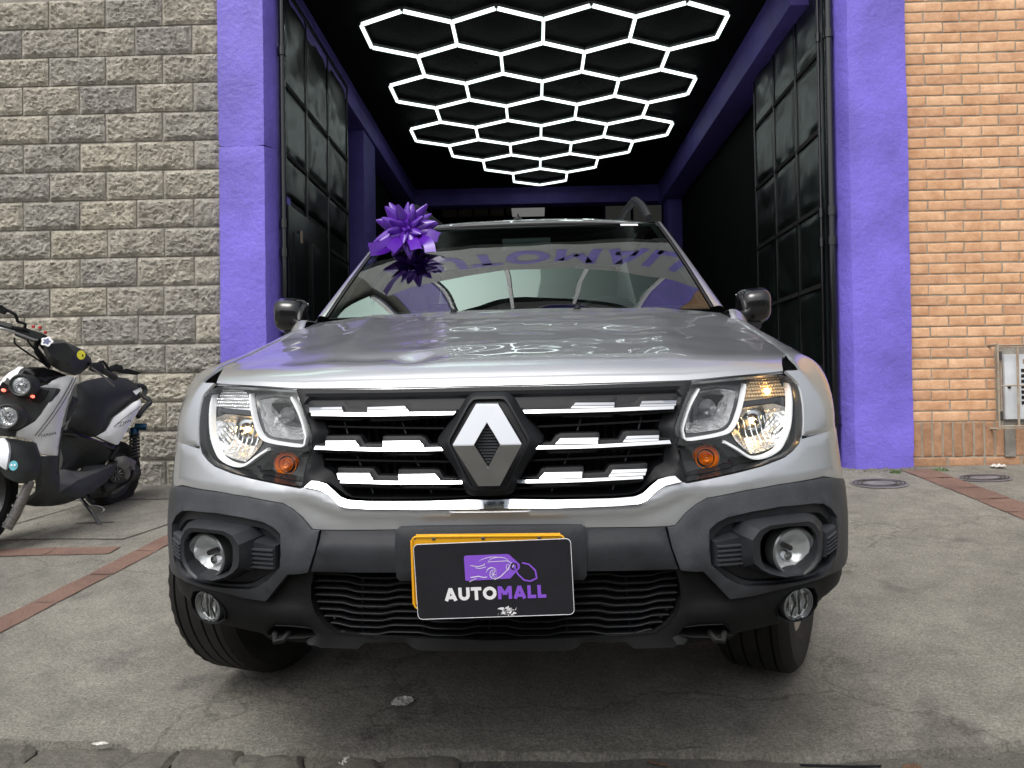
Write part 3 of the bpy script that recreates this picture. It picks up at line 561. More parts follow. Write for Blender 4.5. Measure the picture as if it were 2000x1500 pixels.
# --- bonnet
XH=[(.10,.68),(.155,.685),(.25,.70),(.4,.72),(.6,.748),(.8,.757),(1.0,.752),(1.25,.735)]
ZF=[(0,.962),(.45,.962),(.56,.9672),(.65,.9702),(.737,.973)]
RC=[(0,0),(.012,.017),(.03,.032),(.06,.047),(.10,.058),(.16,.066),(.3,.086),(.5,.114),(.7,.144),(.9,.170),(1.2,.198)]
RE=[(0,0),(.02,.012),(.06,.022),(.1,.027),(.3,.040),(.45,.052),(.7,.086),(.9,.124),(1.2,.165)]
def smlerp(tab,x):
    return (lerp(tab,x-.012)+lerp(tab,x)+lerp(tab,x+.012))/3 if x>.012 else lerp(tab,x)
def dentz(x,y):
    z=0
    def g(cx,cy,ax,ay,h,rot=0):
        dx,dy=x-cx,y-cy; c,s_=math.cos(rot),math.sin(rot); a=(dx*c+dy*s_)/ax; b=(-dx*s_+dy*c)/ay; return h*math.exp(-a*a-b*b)
    z+=g(-.19,.24,.045,.05,-.013)+g(-.30,.27,.12,.045,-.010,-.25)+g(-.12,.33,.10,.05,.006,.5)+g(-.46,.30,.10,.10,-.006)+g(-.62,.32,.06,.09,-.004)
    z+=g(.05,.62,.16,.10,-.0035)+g(.33,.62,.10,.06,-.004)+g(-.10,.70,.07,.07,.0025)+g(.2,.85,.09,.05,-.003)+g(.45,.5,.09,.07,.002)
    q=Vector((x*5.5,y*7,1.3)); z+=.0008*noise.noise(q)+.0002*noise.noise(q*2.2)
    w=sm(.2,.5,y)*(1-sm(.45,.62,abs(x)))
    z+=w*(.0012*noise.noise(Vector((x*8,y*9,4)))+.00034*noise.noise(Vector((x*19,y*20,8))))
    return z
def hoodpt(u,v):
    au=abs(u); sf=u*.735; zf=lerp(ZF,abs(sf)); F=fas(sf,zf); Yr=1.17+.07*au*au
    Y=F[1]+(Yr-F[1])*v; d=Y-F[1]; xs=u*lerp(XH,Y); X=F[0]+(xs-F[0])*min(1,v/.15)
    w=au**2.6; z=zf+(1-w)*smlerp(RC,d)+w*smlerp(RE,d)
    z+=.010*math.exp(-((abs(X)-.40-.1*v)/.06)**2)*sm(.04,.2,d)*(1-.4*v)
    return (X,Y,z+dentz(X,Y)*sm(0,.05,d))
us=[-1+2*i/110 for i in range(111)]; vs=[-1]+[ (j/90)**1.7 for j in range(91)]
def hp(u,v):
    if v<0: p=hoodpt(u,0); return (p[0],p[1]+.010,p[2]-.006)
    return hoodpt(u,v)
v,f=gridmesh(110,91,hp,us,vs); v,f=solid(v,f,(0,0,-.006)); hood=obj('bonnet',v,f,'silver',car,True,50)
for px in (-.2,.21): # washer jets
    MB().lathe([(0,.012),(.008,.010),(.011,.004),(.012,0)],(px*1.05,1.12,hoodpt(px/.74,.95)[2]),(0,-.2,1),14).build('washer_jet','blk',car)
# --- wings (front fenders)
def hoodside(Y): 
    return (lerp(XH,Y)+.007,Y,.973+lerp(RE,max(0,Y-.165)))
def zlow(Y):
    if Y<.62: return lerp([(.1,.826),(.2,.829),(.35,.834),(.5,.80),(.62,.715)],Y)
    a=.172-(Y-.82)**2
    return .343+math.sqrt(max(a,0)) if a>0 else .32
for sd in (1,-1):
    def fp(t,k,sd=sd):
        s=.762+(sY(1.52)-.762)*t**1.3; A=fas(s,max(.83,0)); Y0=A[1]; zl=zlow(Y0)
        hv=hoodpt(1,max(0,(Y0-hoodpt(1,0)[1])/(1.24-hoodpt(1,0)[1])))
        Bq=(hv[0]+.006,hv[1],hv[2]-.001) if Y0<1.15 else (lerp([(1.15,.75),(1.55,.80)],Y0),Y0,lerp([(1.15,1.128),(1.55,1.12)],Y0))
        if k<.3: q=k/.3; z=zl+(.83-zl)*q if zl<.83 else zl+(.845-zl)*q; p=fas(s,z,.004 if abs(Y0-.82)<.5 and z<.80 else 0)
        else:
            q=(k-.3)/.7; A=Vector(fas(s,.845 if zl>=.83 else .83)); Bv=Vector(Bq); w=sm(.15,.4,Y0)
            c1=A+Vector((.004*w,0,.09)); c2=Bv+Vector((.075*w+.006,0,.012*w))
            p=A*(1-q)**3+3*c1*q*(1-q)**2+3*c2*q*q*(1-q)+Bv*q**3
            wt=1-sm(0,.30,t)
            if wt>0:
                ze=.83+.143*q; se=lerp([(.83,.738),(.8624,.7515),(.8946,.7612),(.9252,.767),(.9458,.7685),(.9578,.757),(.973,.742)],ze)
                E_=Vector(fas(se+(s-.762),ze,.002)); p=p.lerp(E_,wt)
        p=Vector(p); return (p.x*sd,p.y,p.z)
    v,f=gridmesh(44,26,fp); v,f=solid(v,f,(-.004*sd,.002,-.004)); obj('front_wing',v,f,'silver',car,True,50)
    # wheel arch liner lip
    mb=MB(); pts=[]
    for i in range(25):
        a=PI*(.20+.85*i/24); pts.append((.852*sd,.82-.405*math.cos(a),.343+.405*math.sin(a)))
    mb.tube(pts,.018,8); mb.build('wheel_arch_trim','clad',car)
    mb=MB(); pts=[((.84)*sd,3.493-.40*math.cos(PI*i/20),.343+.40*math.sin(PI*i/20)) for i in range(21)]; mb.tube(pts,.024,8); mb.build('wheel_arch_trim','clad',car)
# --- bumper, silver upper
C=CT; s5=sY(.53); s6=sY(.62)
lensb=C['lens'][9:19]          # right edge down to bottom inner corner
half=[(0,.7045)]+[(s,z+.004) for s,z in C['smileb']][1:-1]+[(.4141,.7495)]+[(s,z-.004) for s,z in reversed(C['lens'][11:19])]+[(s,z-.0035) for s,z in C['fseam']]+[(sY(.36),.828),(sY(.5),.795),(s6,.712),(sY(.56),.672),(sY(.54),.658)]+[(.95,.705),(.8256,.7274),(.7865,.7343)]+list(reversed(C['silver_low'][:-3]))+[(0,.668)]
half=[p for p in half]
def rel_s(s,z):
    a=abs(s); zr=lerp([(0,.689),(.30,.689),(.36,.70),(.42,.722),(.5,.736),(.62,.752),(.75,.756),(1.2,.74)],a)
    return (.009*sm(zr-.012,zr+.010,z)-.004)*(1-sm(.40,.50,a))+.001*sm(.40,.50,a)
panel('bumper',full(half),0,.03,'silver',car,.013,rel_s,ang=40)
# --- cladding sides
rec=C['rec1']
for sd in (1,-1):
    top=[(s,z-.0015) for s,z in C['silver_low'][7:14]]+[(.8256,.726),(.95,.7035),(sY(.535),.656)]
    cl=top+[(sY(.47),.58),(sY(.43),.51)]+[(s,z) for s,z in reversed(C['clad_low'])]+[(.3839,.6165),(.377,.6570)]
    def rel_c(s,z):
        a=abs(s); r=.010*sm(.0,.02,.70-z)*0
        r+=.010*(1-sm(.56,.68,z))*(1-sm(.40,.46,a))          # inner knee
        d=segd(a,z,rec); r+=.006*(1-sm(0,.02,d))
        r+=.008*sm(.395,.43,a)*(1-sm(.43,.5,a))*(1-sm(.60,.66,z))
        return r
    panel('bumper_cladding',cl,.004,.04,'clad',car,.014,rel_c,[rec],side=sd,ang=35)
    loft('fog_lamp_recess',[(nring(rec,54),.003),(nring(shrink(rec,.985),54),-.006),(nring(C['rec2'],54),-.008),(nring(shrink(C['rec2'],.975),54),-.022),(nring(shrink(C['pod0'],.95),54),-.024)],'clad2',car,False,sd,25)
    p0,p1,p2=C['pod0'],C['pod1'],C['pod2']
    pod=loft('fog_lamp_pod',[(shrink(p0,1.02),-.024),(p0,.004),(shrink(p0,.99),.010),(p1,.042),(shrink(p1,.985),.0445),(p2,.040),(shrink(p2,.985),.037,.012),(shrink(p2,.97),.037,.11)],'clad2',car,True,sd,22)
    # ribbed blocks
    rb=C['ribblk']; loft('ribbed_insert',[(shrink(rb,1.02),-.022),(rb,.004),(inset(rb,.004),.012)],'clad2',car,True,sd,25)
    for k in range(5):
        z=.6185-.0098*k; 
        strip('rib',[(.478,z-.0005),(.551,z)],[(.478,z-.0062),(.551,z-.0056)],.012,[(.0,.0),(.15,.0045),(.75,.0045),(1,0)],'clad',pod,sd,6,.004)
    r2=C['rib2blk']; loft('ribbed_insert',[(shrink(r2,1.03),-.022),(r2,.0),(inset(r2,.003),.006)],'clad',car,True,sd,25)
    for k in range(5):
        z=.608-.0085*k; strip('rib',[(.760,z-.006),(.795,z+.004)],[(.760,z-.0105),(.795,z-.0005)],.006,[(0,0),(.3,.004),(.7,.004),(1,0)],'clad',pod,sd,5,.004)
    # fog lamp
    c=Vector(fas(.6584*sd,.5895,.012)); ax=Vector((.33*sd,-1,.02)).normalized(); R=.0505
    fl=MB().lathe([(R+.003,-.03),(R+.003,0),(R,.003),(R-.003,.001),(R-.004,-.012)],c,ax,40).build('fog_lamp','lampgrey',car)
    MB().lathe([(R-.004,-.012),(R*.86,-.02),(R*.6,-.034),(R*.3,-.042),(.001,-.044)],c,ax,28).build('reflector','fogref',fl)
    MB().lathe([(.001,-.012),(.006,-.012),(.007,-.02),(.007,-.04)],c+Vector((-.002,0,.004)),ax,14).build('bulb_shield','gloss',fl)
    MB().lathe([(.001,-.022),(.010,-.024),(.012,-.030),(.011,-.038)],c+Vector((0,0,-.016)),ax,16).build('bulb_reflection_cup','chrome',fl)
    MB().lathe([(R-.002,0),(R*.8,.006),(R*.5,.0095),(.0005,.011)],c,ax,36).build('glass_lens','lens',fl)
    # small fog lamp
    sr=C['sfog_rec']; c=Vector(fas(.6899*sd,.4592,-.006)); ax=Vector((.45*sd,-1,-.05)).normalized(); R=.037
    fl=loft('lower_lamp_bezel',[(shrink(sr,1.04),.003),(sr,.002),(shrink(sr,.95),-.002,.016),(shrink(sr,.90),-.002,.075)],'cladblk',car,True,sd,30,None,lambda s,z:.055*(1-sm(.40,.48,z))*sm(.72,.92,abs(s)))
    MB().lathe([(R+.003,-.02),(R+.003,0),(R-.001,.002),(R-.003,-.01)],c,ax,36).build('lamp_ring','lampgrey',fl)
    MB().lathe([(R-.003,-.008),(R*.8,-.02),(R*.4,-.03),(.001,-.032)],c,ax,9).build('reflector','fogref',fl,False)
    for k in range(7):
        a=ax.orthogonal(); xx=(k-3)*.0088; e=Vector((1,0,0))-ax*ax.x; e.normalize(); up=ax.cross(e)
        h=math.sqrt(max(0,(R*.9)**2-xx*xx)); wob=.004*math.sin(k*2.1)
        MB().tube([c+e*(xx+wob)+up*(-h)-ax*.012,c+e*(xx-wob)-ax*.006,c+e*(xx+wob)+up*h-ax*.012],.0028,6).build('reflector_flute','chrome' if k%2 else 'lampblk',fl)
    MB().lathe([(R-.002,.001),(R*.7,.006),(.0005,.009)],c,ax,32).build('glass_lens','lens',fl)
# --- centre bar and plate mount
cb=[(0,.6665)]+[(.2,.6655),(.203,.6608)]+[(s,z-.0015) for s,z in C['silver_low'][4:7]]+[(.3725,.6575),(.380,.6165),(.3955,.5700)]+[(.2806,.5711),(.2032,.5728),(0,.574)]
def rel_b(s,z): return .012*sm(.655,.635,z)*0+.010*(1-sm(.625,.645,z))
panel('bumper_crossbar',full(cb),-.002,.04,'clad2',car,.016,rel_b)
mt=[(0,.6712)]+C['mount']+[(0,.5548)]
panel('plate_mount',full(mt),.016,.03,'clad2',car,.02,None,edge=.005)
# --- lower valance
lo=C['low_open']
vt=[(0,.575)]+[(.2032,.5728),(.2806,.5711),(.3963,.5691)]+[(s,z-.001) for s,z in C['clad_low']]+[(sY(.43),.507),(sY(.40),.44)]+[(.80,.455)]+list(reversed(C['val_low'][1:]))+[(0,.393)]
loh=[(0,.5705)]+[(.12,.5708)]+lo[1:-1]+[(0,.4149)]
def tuck(a,z): return .055*(1-sm(.40,.48,z))*sm(.72,.92,abs(a))
def rel_v(s,z):
    a=abs(s); r=-.008-.012*(1-sm(.40,.47,z))*(a>.42)
    r+=.012*sm(.42,.398,z)*0 + .010*(1-sm(.398,.41,z))*(a<.42)
    d=segd(a,z,sr); r+=.008*(1-sm(.0,.02,d))
    r-=tuck(a,z)
    r+=-.012*sm(.40,.44,a)*(1-sm(.5,.56,a))*sm(.46,.5,z)
    return r
P_=full(vt); 
panel('lower_bumper',P_,.0,.05,'cladblk',car,.016,rel_v,[full(loh),C['sfog_rec'],[(-s,z) for s,z in reversed(C['sfog_rec'])],C['hook'],[(-s,z) for s,z in reversed(C['hook'])]],ang=35)
for sd in (1,-1): 
    loft('tow_eye_recess',[(C['hook'],-.01),(shrink(C['hook'],.95),-.07)],'void',car,True,sd)
    MB().tube([fas(.48*sd,.41,-.03),fas(.485*sd,.40,-.005),fas(.50*sd,.398,0),fas(.512*sd,.41,-.02)],.007,8).build('tow_eye','void',car)
# opening rim + slats
lg=loft('lower_grille',[(full(loh),-.008),(full(shrink(loh,1)),-.05)],'cladblk',car,False,1,30)
zs=[.556-.0163*k for k in range(9)]
for k,z in enumerate(zs):
    wmax=lerp([(.415,.27),(.4256,.345),(.4444,.372),(.4711,.392),(.5018,.401),(.5326,.40),(.58,.392)],z)
    pts=[];n=int(2*wmax/.012); T=[];
    for i in range(n+1):
        s=-wmax+2*wmax*i/n; w=.0035*max(-1,min(1,2.2*math.sin((s+.02)*2*PI/.19+k*.15))); T.append((s,z+w))
    strip('grille_slat',T,[(a,b-.0036) for a,b in T],-.02,[(.0,0),(.3,.001),(1,0)],'blk',lg,1,len(T),.03)
for s in (-.29,-.15,.0,.15,.29):
    MB().tube([fas(s,.57,-.035),fas(s+.012*(1 if s>0 else -1),.41,-.035)],.0035,5).build('grille_strut','blk',lg)
# --- upper grille frame
fr=[(0,.9585)]+C['frame'][1:5]+[(.4117,.8641),(.407,.8449),(.4150,.8017),(.4215,.7716),(.4250,.7480),(.3993,.7460),(.3741,.740),(.3531,.728),(.332,.712),(.2654,.703),(0,.7035)]
op=[(0,.892),(.1619,.892)]+C['opening'][2:-1]+[(0,.7284)]
def rel_f(s,z):
    a=abs(s); d=segd(a,z,op); r=-.022*(1-sm(0,.03,d))
    r-=.004*(abs(z-.9423)<.003)*(a<.44)
    r-=.012*sm(.912,.925,z)*(1-sm(.935,.94,z))*(a<.43)
    return r
gr=panel('grille_frame',full(fr),0,.03,'blk',car,.009,rel_f,[full(op)],ang=28)
loft('grille_duct',[(full(op),-.022),(shrink(full(op),.985,(0,.81)),-.075)],'blk',car,False)
rad=MB()
for k in range(46): x=-.43+.0195*k; rad.box(x,x+.006,.16,.17,.44,.93)
rad.build('radiator_fins','blk',car,False)
box('radiator_core',-.56,.56,.19,.22,.43,.96,'void',car)
for z,a,b in ((.8675,.125,.372),(.8735,.12,.375),(.796,.10,.372),(.801,.10,.372),(.738,.07,.30)):
    if z in(.8735,.801): continue
    for sd in (1,-1): strip('grille_vane',[(a-.02,z+.004),(b+.015,z+.010)],[(a-.02,z),(b+.015,z+.006)],-.028,[(0,0),(1,0)],'blk',gr,sd,10,.03)
for sd in (1,-1):
    for a,b in ((.185,.178),(.30,.292),(.155,.148),(.275,.268),(.13,.124),(.25,.245)):
        pass
    for (s0,z0,s1,z1) in ((.205,.884,.195,.858),(.345,.884,.335,.858),(.175,.812,.163,.788),(.312,.814,.30,.79),(.14,.747,.132,.731),(.275,.747,.268,.731)):
        MB().tube([fas(s0*sd,z0,-.035),fas(s1*sd,z1,-.035)],.0022,5).build('grille_strut','clad',gr)
bp=[(.0,-.002),(.04,.0045),(.84,.0075),(.92,.006),(1,.0)]
for i in (1,2,3):
    for sd in (1,-1):
        bk=panel('grille_bar_backing',C['back%d'%i],-.006,.03,'blk',car,.009,None,edge=.003,side=sd)
        strip('chrome_bar',C['bar%d'%i],C['bar%db'%i],.006,bp,'chrome',bk,sd,26,.012)
        for q in 'AB':
            strip('chrome_block',C['b%d%s'%(i,q)],C['b%d%sb'%(i,q)],.004,[(0,0),(.06,.003),(.46,.0062),(.52,.0046),(.95,.0075),(1,.006)],'chrome',bk,sd,10,.012)
sm_t=[(-s,z) for s,z in reversed(C['smile'])]+[(0,.724)]+C['smile']; sm_b=[(-s,z) for s,z in reversed(C['smileb'])]+[(0,.7046)]+C['smileb']
strip('chrome_trim',sm_t,sm_b,.002,[(0,0),(.04,.003),(.45,.006),(.86,.0105),(.95,.009),(1,.001)],'chrome',car,1,110,.02,25)
# --- badge
hz=C['housing']; hs_=[(0,.9472)]+[(s,z) for s,z in hz]+[(0,.7318)]; rm=C['rim']; rmm=[(0,.936),(.0322,.936)]+[(.0417,.9262),(.0847,.8494),(.0402,.762),(.0329,.7545),(0,.7542)]
HF=full(hs_)
h1=nring(HF,64); r1=nring(full(rmm),64)
bh=loft('badge_housing',[(shrink(h1,1.05),-.03),(shrink(h1,1.015),-.004),(h1,.006),(shrink(h1,.92),.018),(shrink(r1,1.06),.030),(r1,.031),(shrink(r1,.985),.022)],'blk',car,True,1,24)
bx=.004; yb=-.034
def bq(x,z,d): return (bx+x,yb+.046*0-d,z)
K={'tL':(-.023,.9330,.0),'tR':(.023,.9330,.0),'R':(.0705,.8530,.022),'bR':(.022,.7640,.0),'bL':(-.0225,.7640,.0),'L':(-.0705,.8530,.022),'iT':(.0,.8975,.010),'iR':(.0262,.8528,.022),'iB':(-.0,.8045,.010),'iL':(-.0262,.8528,.022)}
names=list(K); v=[bq(*K[n]) for n in names]; ix={n:i for i,n in enumerate(names)}
F=[('tL','tR','iT','iL','L'),('tR','R','iR','iT'),('L','iL','iB','bL'),('bL','iB','iR','R','bR')]
F=[[ix[a] for a in q] for q in F]; nb=len(v)
outer=['tL','tR','R','bR','bL','L']; inner=['iT','iR','iB','iL']
for n in outer: p=v[ix[n]]; v.append((bx+(p[0]-bx)*1.02,yb+.012,.8485+(p[2]-.8485)*1.02))
for i in range(6): a,b=ix[outer[i]],ix[outer[(i+1)%6]]; F.append([a,b,nb+(i+1)%6,nb+i])
n2=len(v)
for n in inner: p=v[ix[n]]; v.append((p[0],yb+.004,p[2]))
for i in range(4): a,b=ix[inner[i]],ix[inner[(i+1)%4]]; F.append([a,b,n2+(i+1)%4,n2+i])
me=mesh(v,F,'badge'); bm=bmesh.new(); bm.from_mesh(me); bmesh.ops.bevel(bm,geom=[e for e in bm.edges],offset=.0009,segments=2,affect='EDGES'); bm.to_mesh(me); bm.free()
bd=link('diamond_badge',me,'chrome',car,True,12)
mb=MB(); mb.add([bq(0,.897,-.003),bq(.026,.8528,-.003),bq(0,.805,-.003),bq(-.026,.8528,-.003)],[(0,1,2,3)])
for k in range(13):
    z=.814+k*.0062; w=.024*(1-abs(z-.8528)/.046); 
    if w>.002: mb.box(bx-w,bx+w,yb-.003,yb+.003,z-.0018,z+.0018)
mb.build('badge_centre','clad',bd,False)
# --- headlamps
for sd in (1,-1):
    L=C['lens']; G_=shrink(L,.97)
    hl=loft('headlamp',[(shrink(L,1.012),-.004),(L,-.001),(shrink(L,.985),-.012),(shrink(L,.955),-.07)],'lampblk',car,True,sd,35)
    # bezel plate with cut-outs
    panel('lamp_mask',shrink(L,.97),-.034,.006,'lampblk',hl,.012,None,[inset(C['ref_out'],-.002),inset(C['ref_in'],-.002),inset(C['turn'],-.002),inset(C['park'],-.002)],side=sd)
    def bowl(name,P,c,o0,o1,m,rings=5,parent=hl,rot=0):
        n=36; R=nring(P,n); rr=[(R,o0)]
        for k in range(1,rings+1):
            t=k/rings; q=shrink(R,1-t*.86,c); q=[(c[0]*t*.9+a*(1-t*.9)*1+0*(b),b) if False else (a,b) for a,b in q]
            rr.append((q,o0+(o1-o0)*math.sin(t*PI/2)))
        return loft(name,rr,m,parent,True,sd,12)
    bowl('main_reflector',C['ref_out'],C['ref_out_c'][0],-.034,-.10,'chromef',6)
    bowl('dipped_reflector',C['ref_in'],C['ref_in_c'][0],-.034,-.095,'chromef',6)
    c0=C['ref_out_c'][0]
    # facet ribs inside the main reflector
    for k in range(9):
        s=.575+.018*k; 
        MB().tube([fas(s*sd,.872-.004*k%3*.01,-.06),fas((s+.002)*sd,.835,-.058),fas((s+.001)*sd,.815,-.045)],.0016,5).build('reflector_flute','chrome',hl)
    for k in range(7):
        a=-.2+k*.22; MB().tube([fas((.735-.02*k*.3)*sd,.83+.008*k,-.04),fas((.70-.012*k*.3)*sd,.80+.009*k,-.055)],.0018,5).build('reflector_flute','chrome',hl)
    cc=Vector(fas(c0[0]*sd,c0[1],-.06)); dr=Vector((.12*sd,-1,0)).normalized()
    MB().lathe([(.030,-.022),(.024,-.012),(.017,-.010),(.015,-.02)],cc,dr,24).build('bulb_ring','amber' if False else 'chrome',hl)
    MB().lathe([(.0005,.022),(.0045,.020),(.0052,.012),(.0052,.0)],cc,dr,12).build('bulb_cap','gloss',hl)
    MB().lathe([(.0053,.010),(.0065,.0),(.0065,-.02)],cc,dr,12).build('bulb','bulb',hl)
    c1=C['ref_in_c'][0]; cc=Vector(fas(c1[0]*sd,c1[1],-.055)); MB().lathe([(.0005,.02),(.006,.018),(.007,.0),(.012,-.01),(.02,-.02)],cc,dr,16).build('bulb_cap','lampgrey',hl)
    fribbon('light_guide',C['guide_in'],-.022,.0066,'guide',hl,sd)
    go=[(s-(.03 if s>.70 else .012 if s>.65 else 0),z) for s,z in C['guide_out']]; fribbon('light_guide',go,-.021,.0076,'guide',hl,sd)
    # position lamp: pillow lens grid
    pk=C['park']; panel('position_lamp',pk,-.034,.01,'chromef' if sd==-1 else 'amberw',hl,.02,None,side=sd)
    mb=MB(); 
    for i in range(17):
        for j in range(7):
            s=.606+.0093*i;z=.910+.0075*j
            if inpoly(s,z,shrink(pk,.95)): mb.lathe([(.0042,0),(.003,.0025),(.0003,.0035)],fas(s*sd,z,-.034),(0,-1,0),6)
    mb.build('pillow_optics','amberw' if sd==1 else 'chromef',hl,False)['kind']='stuff'
    if sd==1: MB().lathe([(.0005,.012),(.006,.008),(.007,0)],fas(.688,.928,-.032),(0,-1,0),14).build('bulb','bulb',hl)
    # turn signal: concentric rings
    tc_=C['turn_c'][0]; T1=nring(C['turn'],36); loft('turn_signal_housing',[(T1,-.030),(shrink(T1,.8),-.052)],'lampblk' ,hl,True,sd)
    cc=Vector(fas((tc_[0])*sd,tc_[1]-.004,-.05)); ax=Vector((.0,-1,0))
    for r,mm in ((.0325,'lampgrey'),(.029,'amber'),(.0245,'amber'),(.0165,'amber'),(.012,'amber'),(.008,'amber')):
        MB().lathe([(r-.0045,.0+.5*(.0285-r)),(r-.001,.004+.5*(.0285-r)),(r,-.002)],cc,ax,30).build('reflector_ring',mm,hl,False)
    MB().lathe([(.0005,.012),(.005,.010),(.006,.0)],cc,ax,14).build('bulb','amber',hl)
    mb=MB(); mb.add([fas(a*sd,b,-.028) for a,b in ((.455,.772),(.515,.776),(.525,.768),(.50,.760),(.465,.757))],[(0,1,2,3,4)]); mb.build('amber_reflector','amber',hl,False) if sd==9 else None
    panel('lens_cover',L,.001,.003,'lens',hl,.016,side=sd,edge=.002)
# --- plates
yp=MB().box(-.1605,.160,-.052,-.046,.5085,.6675); me=mesh(yp.v,yp.f); bm=bmesh.new(); bm.from_mesh(me)
bmesh.ops.bevel(bm,geom=[e for e in bm.edges if abs((e.verts[0].co-e.verts[1].co).y)>.004],offset=.012,segments=5,affect='EDGES'); bm.to_mesh(me); bm.free()
py_=link('number_plate',me,'yellow',car,True,30)
def frame_tube(cx,cz,w,h,y,r,rr=.01):
    P=[]
    for (sx,sz,a0) in ((1,1,0),(-1,1,90),(-1,-1,180),(1,-1,270)):
        for k in range(5): a=math.radians(a0+22.5*k); P.append((cx+sx*(w/2-rr)+rr*math.cos(a),y,cz+sz*(h/2-rr)+rr*math.sin(a)))
    return P
P=frame_tube(-.0002,.588,.313,.152,-.053,.002); MB().tube(P+[P[0]],.0022,6).build('plate_rim','yellow',py_)
for x in (-.112,-.01,.105): MB().lathe([(.0005,.003),(.004,.002),(.0045,0)],(x,-.052,.6605),(0,-1,0),10).build('bolt','rim',py_)
# dealer sign: tilted
sg=bpy.data.objects.new('dealer_sign',mesh([],[])); 
ANG=math.radians(1.75); SGC=Vector((.0108,-.062,.5775))
def sp(x,z,d=0): return (SGC.x+x*math.cos(ANG)-z*math.sin(ANG),SGC.y-d,SGC.z+x*math.sin(ANG)+z*math.cos(ANG))
W2,H2=.1605,.0785
def rrect(w,h,r,n=6):
    o=[]
    for sx,sz,a0 in ((1,1,0),(-1,1,90),(-1,-1,180),(1,-1,270)):
        for k in range(n+1): a=math.radians(a0+90*k/n); o.append((sx*(w-r)+r*math.cos(a),sz*(h-r)+r*math.sin(a)))
    return o
R0=rrect(W2,H2,.010); n=len(R0)
v=[sp(a,b,0) for a,b in R0]+[sp(a,b,.004) for a,b in R0]; f=[tuple(range(n))[::-1],tuple(range(n,2*n))]+[(i,(i+1)%n,n+(i+1)%n,n+i) for i in range(n)]
sg=obj('dealer_sign',v,f,'sign',car,False)
MB().tube([sp(a,b,.0038) for a,b in R0]+[sp(*R0[0],.0038)],.0007,5).build('sign_edge','white',sg)
def ribbon(pts,w,d,tr=sp,closed=False,taper=False):
    P=[Vector((a,b)) for a,b in pts]; v=[];f=[]; n=len(P)
    for i,p in enumerate(P):
        a=P[(i-1)%n] if (closed or i>0) else P[i]; b=P[(i+1)%n] if (closed or i<n-1) else P[i]
        d1=(p-a).normalized() if (p-a).length>1e-9 else None; d2=(b-p).normalized() if (b-p).length>1e-9 else None
        if d1 is None: t=d2; k=1
        elif d2 is None: t=d1; k=1
        else:
            t=(d1+d2).normalized() if (d1+d2).length>1e-6 else d1; k=1/max(.5,abs(t.dot(d1)))
        nn=Vector((-t.y,t.x)); ww=w*(math.sin(PI*(i+.35)/(n-.3)) if taper else 1)*k/2
        v+= [tr(*(p+nn*ww),d),tr(*(p-nn*ww),d)]
    m=n if closed else n-1
    for i in range(m): j=(i+1)%n; f.append((2*i,2*j,2*j+1,2*i+1))
    return v,f
def arc(cx,cy,rx,ry,a0,a1,n=14): return [(cx+rx*math.cos(math.radians(a0+(a1-a0)*k/n)),cy+ry*math.sin(math.radians(a0+(a1-a0)*k/n))) for k in range(n+1)]
# glyphs in a unit-high box; stroke .26 wide
GL={'A':(.98,[[(.13,0),(.49,.97)],[(.49,.97),(.85,0)],[(.25,.26),(.73,.26)]]),'U':(.86,[[(.13,1),(.13,.42)]+arc(.43,.42,.30,.29,180,360)+[(.73,.42),(.73,1)]]),
'T':(.80,[[(0,.87),(.80,.87)],[(.40,.9),(.40,0)]]),'O':(1.04,[arc(.52,.5,.39,.375,0,360,26)]),'M':(1.06,[[(.13,0),(.13,1)],[(.17,.93),(.53,.36)],[(.53,.36),(.89,.93)],[(.93,1),(.93,0)]]),
'L':(.66,[[(.13,1),(.13,0)],[(.13,.13),(.64,.13)]]),'Y':(.86,[[(.10,1),(.43,.45)],[(.76,1),(.43,.45)],[(.43,.5),(.43,0)]]),'H':(.86,[[(.13,0),(.13,1)],[(.73,0),(.73,1)],[(.13,.5),(.73,.5)]]),'Z':(.8,[[(.05,.88),(.7,.88),(.1,.12),(.75,.12)]]),'B':(.8,[[(.13,0),(.13,1)],[(.13,.87),(.5,.87),(.62,.7),(.5,.54),(.13,.54)],[(.13,.13),(.5,.13),(.66,.33),(.5,.5),(.13,.5)]]),'W':(1.1,[[(.08,1),(.3,.0),(.55,.8),(.8,0),(1.02,1)]]),'S':(.7,[[(.62,.8),(.45,.9),(.2,.88),(.12,.7),(.35,.52),(.58,.38),(.55,.15),(.3,.08),(.08,.2)]])}
def word(txt,x,z,h,d,tr=sp,gap=.10,sw=.26):
    V=[];F=[]
    dd=d
    for ch in txt:
        w,st=GL[ch]
        for s_ in st:
            v,f=ribbon([(x+a*h,z+b*h) for a,b in s_],sw*h,dd,tr); n0=len(V); V+=v; F+=[tuple(i+n0 for i in q) for q in f]; dd+=2e-5
        x+=(w+gap)*h
    return V,F,x
v,f,x=word('AUTO',-.1030,-.0415,.0270,.0046); obj('white_lettering',v,f,'white',sg,False)
v,f,x=word('MALL',x,-.0415,.0270,.0046); obj('purple_lettering',v,f,'purp',sg,False)
tg=[(-.058,.001),(-.058,.049),(-.055,.052),(.030,.052),(.034,.051),(.055,.030),(.055,.022),(.034,.001),(-.055,-.001)]
v=[sp(a,b,.0046) for a,b in tg]; obj('purple_tag_print',v,[tuple(range(len(v)))],'purp',sg,False)
mb=MB()
